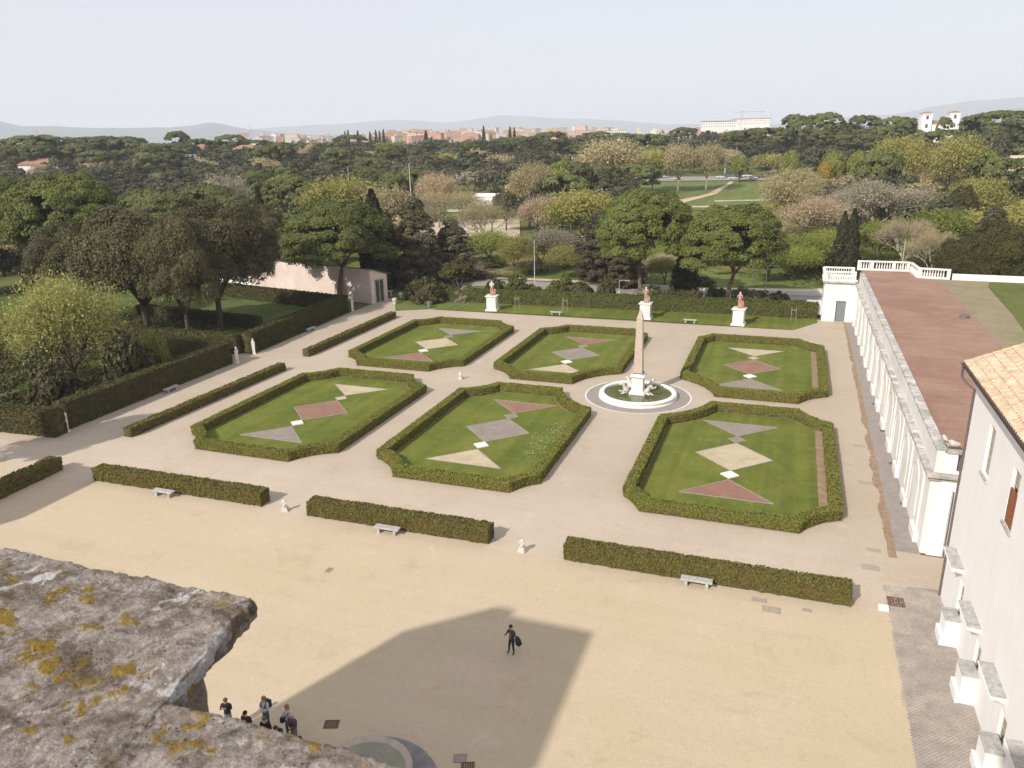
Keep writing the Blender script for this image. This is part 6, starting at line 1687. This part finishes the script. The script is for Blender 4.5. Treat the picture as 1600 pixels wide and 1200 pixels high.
for px, py, lab in ((817, 483, 'young sapling stakes on the far lawn, left of the stone bench'), (892, 486, 'young sapling stakes on the far lawn, right of the stone bench'), (1248, 502, 'tripod of sapling stakes near the white pavilion')):
    x, y, _ = P(px - 10, py); b = MB()
    for k in range(3): b.tube([(.5 * math.cos(k * 2.1), .5 * math.sin(k * 2.1), 0), (.42 * math.cos(k * 2.1), .42 * math.sin(k * 2.1), 2.1)], .035, 5)
    for k in range(3): b.tube([(.45 * math.cos(k * 2.1), .45 * math.sin(k * 2.1), 1.7), (.45 * math.cos(k * 2.1 + 2.1), .45 * math.sin(k * 2.1 + 2.1), 1.7)], .025, 5)
    o = b.build('sapling_stakes', M['bark_pale'], loc=(x, y, 0)); tag(o, lab, 'stakes')

# ------------------------------------------------------------------ city
def wallmat(name, c): return surf(name, c, tuple(v * .88 for v in c), .2, .9, rand=.12)
CM = [wallmat('salmon_plaster', (.58, .33, .23)), wallmat('cream_plaster', (.66, .56, .42)), wallmat('white_plaster', (.74, .71, .67)), wallmat('ochre_plaster', (.60, .40, .24)), wallmat('rose_plaster', (.60, .42, .36))]
TR = surf('terracotta_roof', (.34, .18, .12), (.28, .15, .11), .5, .9)
def block_meshes(w, d, h, flat=True):
    b = MB(); b.box(-w / 2, w / 2, -d / 2, d / 2, -6, h); 
    if flat: b.box(-w * .2, w * .1, -d * .2, d * .2, h, h + 2.6)
    r = MB()
    if flat: r.box(-w / 2 - .3, w / 2 + .3, -d / 2 - .3, d / 2 + .3, h, h + .5)
    else: r.add([(-w / 2 - .6, -d / 2 - .6, h), (w / 2 + .6, -d / 2 - .6, h), (w / 2 + .6, d / 2 + .6, h), (-w / 2 - .6, d / 2 + .6, h), (-w / 4, 0, h + 3), (w / 4, 0, h + 3)], [(0, 1, 5, 4), (2, 3, 4, 5), (1, 2, 5), (3, 0, 4)])
    g = MB()
    for k in range(int(h / 3.3)):
        for i in range(int(w / 3.2)):
            xw = -w / 2 + 1.6 + i * 3.2; g.box(xw - .55, xw + .55, -d / 2 - .03, -d / 2 + .02, 1 + k * 3.3, 2.7 + k * 3.3)
        for i in range(int(d / 3.2)):
            yw = -d / 2 + 1.6 + i * 3.2; g.box(-w / 2 - .03, -w / 2 + .02, yw - .55, yw + .55, 1 + k * 3.3, 2.7 + k * 3.3)
    V = b.v + r.v + g.v; F_ = b.f + [tuple(i + len(b.v) for i in q) for q in r.f] + [tuple(i + len(b.v) + len(r.v) for i in q) for q in g.f]
    me = bpy.data.meshes.new('city_house'); me.from_pydata(V, [], F_)
    for m_ in (CM[0], TR, M['glass']): me.materials.append(m_)
    me.polygons.foreach_set('material_index', [0] * len(b.f) + [1] * len(r.f) + [2] * len(g.f)); me.update(); return me
CB = [block_meshes(22, 14, 18), block_meshes(30, 14, 21), block_meshes(16, 14, 15, False), block_meshes(40, 16, 18), block_meshes(18, 14, 24)]
CN = ['salmon', 'cream', 'white', 'ochre', 'rose']
def house(px, D, dz, zone, mi=None, k=None, ytop=None, sc=1.0):
    x, y = where(px, D); k = rnd.randrange(5) if k is None else k; mi = rnd.choices(range(5), (5, 4, 4, 3, 4))[0] if mi is None else mi
    z = float(zt(x, y)) + dz
    if ytop is not None: z = size_at(px, ytop, D, 10)[3] + float(zt(x, y)) - (18, 21, 18, 18, 24)[k] * sc
    o = put('city_house', CB[k], None, (x, y, z), math.atan2(-x, y) + rnd.uniform(-.5, .5), (sc, sc, sc)); setmat(o, 0, CM[mi])
    tag(o, CN[mi] + ' apartment block with small dark windows ' + zone, 'house', CN[mi] + ' blocks ' + zone)
def quarter(n, p0, p1, y0, y1, zone, wts):
    for i in range(n):
        px = rnd.uniform(p0, p1); t = rnd.random()
        house(px, 1150 + 1250 * t, 0, zone, rnd.choices(range(5), wts)[0], None, y1 + (y0 - y1) * t + rnd.uniform(-2.5, 2.5) - 4 * math.exp(-((px - 800) / 140) ** 2), rnd.uniform(.55, .95))
quarter(100, 590, 900, 203, 213, 'on the skyline above the dark wood', (6, 4, 2, 4, 4))
quarter(50, 375, 620, 209, 217, 'on the skyline left of the cypresses', (3, 4, 5, 1, 3))
quarter(46, 900, 1210, 199, 207, 'on the skyline above the clearing', (2, 3, 6, 1, 3))
for px, D, mi, lab in ((15, 520, 0, 'at the far left among trees'), (45, 560, 0, 'at the far left among trees'), (137, 540, 3, 'below the left skyline pines'), (60, 470, 2, 'in the wood at the far left'), (295, 560, 2, 'under the lone domed pine'), (310, 590, 1, 'under the lone domed pine'), (8, 900, 2, 'on the far left skyline'), (148, 800, 2, 'peeping over the left pines'), (385, 560, 2, 'before the city at the wood edge')):
    house(px, D, 2 if D > 700 else -4, lab, mi, 2)
# long white block with rows of windows, twin towers, crane and masts on the right
def big(name, label, px, ytop, D, wpx, h, extra):
    x, y, zg, Hh, Ww = size_at(px, ytop, D, wpx)
    t = thing(name, label, 'building', (x, y, zg + Hh - h), math.atan2(-x, y) + .05)
    b = MB(); b.box(-Ww / 2, Ww / 2, 0, 16, -14, h); b.build('wall', CM[2], t)
    b = MB(); b.box(-Ww / 2 - .5, Ww / 2 + .5, -.5, 16.5, h, h + 1.2); b.build('roof', M['metal'] if extra else TR, t)
    n = int(Ww / 4); g = MB(); g.box(-.7, .7, -.06, -.004, 0, 1.6); gm = g.mesh('window', M['glass'])
    for r in range(2):
        for i in range(n): put('window', gm, t, (-Ww / 2 + (i + .5) * Ww / n, 0, h - 4.4 - r * 4.4))
    return t
big('long_white_block', 'long white block with a dark roof and rows of windows on the right skyline', 1122, 190, 1500, 50, 14, True)
big('white_block', 'white stepped block behind the long one with masts on its roof', 1172, 186, 1650, 54, 16, False)
def tower(px, ytop, D, wpx, label):
    x, y, zg, Hh, Ww = size_at(px, ytop, D, wpx)
    t = thing('white_tower', label, 'tower', (x, y, zg), math.atan2(-x, y) + .3, 'twin white towers')
    w_ = Ww / 2 * .92; b = MB(); b.box(-w_, w_, -w_, w_, -3, Hh - 1.2); b.box(-w_ * 1.1, w_ * 1.1, -w_ * 1.1, w_ * 1.1, Hh - 1.2, Hh - .5); b.build('wall', M['plaster_clean'], t)
    b = MB(); b.frustum(0, 0, Hh - .5, Hh + .6, w_ * 1.15, w_ * 1.15, w_ * .3, w_ * .3); b.build('roof', TR, t)
    g = MB(); g.box(-.7, .7, -w_ - .05, -w_ - .004, 0, 2.2); gm = g.mesh('window', M['glass'])
    for z in (4, 9): put('window', gm, t, (0, 0, Hh - z))
tower(1444, 176, 560, 15, 'left of the twin white towers on the right skyline'); tower(1487, 175, 575, 15, 'right of the twin white towers on the right skyline')
x, y, zg, Hh, Ww = size_at(1466, 188, 565, 34)
t = thing('villa_house', 'low white house with a red roof between the twin white towers', 'house', (x, y, zg), math.atan2(-x, y) + .3)
b = MB(); b.box(-Ww / 2, Ww / 2, -4, 4, -2, Hh - 2); b.build('wall', M['plaster_clean'], t)
b = MB(); b.add([(-Ww / 2 - .5, -4.5, Hh - 2), (Ww / 2 + .5, -4.5, Hh - 2), (Ww / 2 + .5, 4.5, Hh - 2), (-Ww / 2 - .5, 4.5, Hh - 2), (-Ww / 3, 0, Hh), (Ww / 3, 0, Hh)], [(0, 1, 5, 4), (2, 3, 4, 5), (1, 2, 5), (3, 0, 4)]); b.build('roof', TR, t)
x, y = where(1548, 232); b = MB(); b.box(-5, 5, -3, 3, 0, 2.6); o = b.build('kiosk', M['wood'], loc=(x, y, float(zt(x, y)) + 5)); tag(o, 'low red kiosk in the woods near the right edge', 'kiosk')
x, y = where(1592, 330); b = MB(); b.box(-7, 7, -5, 5, 0, 14); b.add([(-7.4, -5.4, 14), (7.4, -5.4, 14), (7.4, 5.4, 14), (-7.4, 5.4, 14), (-4, 0, 16.5), (4, 0, 16.5)], [(0, 1, 5, 4), (2, 3, 4, 5), (1, 2, 5), (3, 0, 4)]); o = b.build('grey_house', CM[4], loc=(x, y, float(zt(x, y)))); tag(o, 'grey pink house at the right edge above the woods', 'house')
# masts and a crane, built as lattice
def mast(px, ytop, D, w_, label, crane=False):
    x, y, zg, Hh, _ = size_at(px, ytop, D, 10)
    t = thing('crane' if crane else 'radio_mast', label, 'crane' if crane else 'mast', (x, y, zg), math.atan2(-x, y))
    b = MB()
    for sx, sy in ((-1, -1), (1, -1), (1, 1), (-1, 1)): b.tube([(sx * w_, sy * w_, 0), (sx * w_ * (1 if crane else .3), sy * w_ * (1 if crane else .3), Hh)], .16, 4)
    n = int(Hh / 4)
    for k in range(n):
        z0, z1 = Hh * k / n, Hh * (k + 1) / n; a = w_ * (1 if crane else 1 - .7 * k / n)
        b.tube([(-a, -a, z0), (a, -a, z1)], .1, 4); b.tube([(a, a, z0), (-a, a, z1)], .1, 4)
    b.build('lattice', M['pole'], t)
    if crane:
        b = MB(); b.tube([(-12, 0, Hh - 3), (30, 0, Hh - 3)], .35, 4); b.tube([(-12, 0, Hh - 3), (0, 0, Hh + 4), (30, 0, Hh - 3)], .12, 4); b.box(-13, -10, -1, 1, Hh - 6, Hh - 3); b.build('jib', M['pole'], t)
mast(1157, 171, 1100, 1.2, 'construction crane above the white blocks on the right skyline', True)
mast(1203, 177, 1080, 1.0, 'smaller mast on the skyline right of the crane')
mast(62, 203, 1100, 1.3, 'white radio mast on the left skyline before the hills')
mast(394, 196, 1150, 1.0, 'thin mast on the skyline left of the city')

# ================================================================== AIR
hz = MB(); hz.box(-15500, 15500, -15500, 15800, -16, 640)
hm_ = bpy.data.materials.new('air'); hm_.use_nodes = True
hn = hm_.node_tree
for n_ in list(hn.nodes):
    if n_.type == 'BSDF_PRINCIPLED': hn.nodes.remove(n_)
vp = hn.nodes.new('ShaderNodeVolumePrincipled'); vp.inputs['Color'].default_value = (.86, .90, 1, 1); vp.inputs['Density'].default_value = 1.3e-4; vp.inputs['Anisotropy'].default_value = 0.0
hn.links.new(vp.outputs[0], [n_ for n_ in hn.nodes if n_.type == 'OUTPUT_MATERIAL'][0].inputs['Volume'])
tag(hz.build('haze', hm_), kind='stuff')
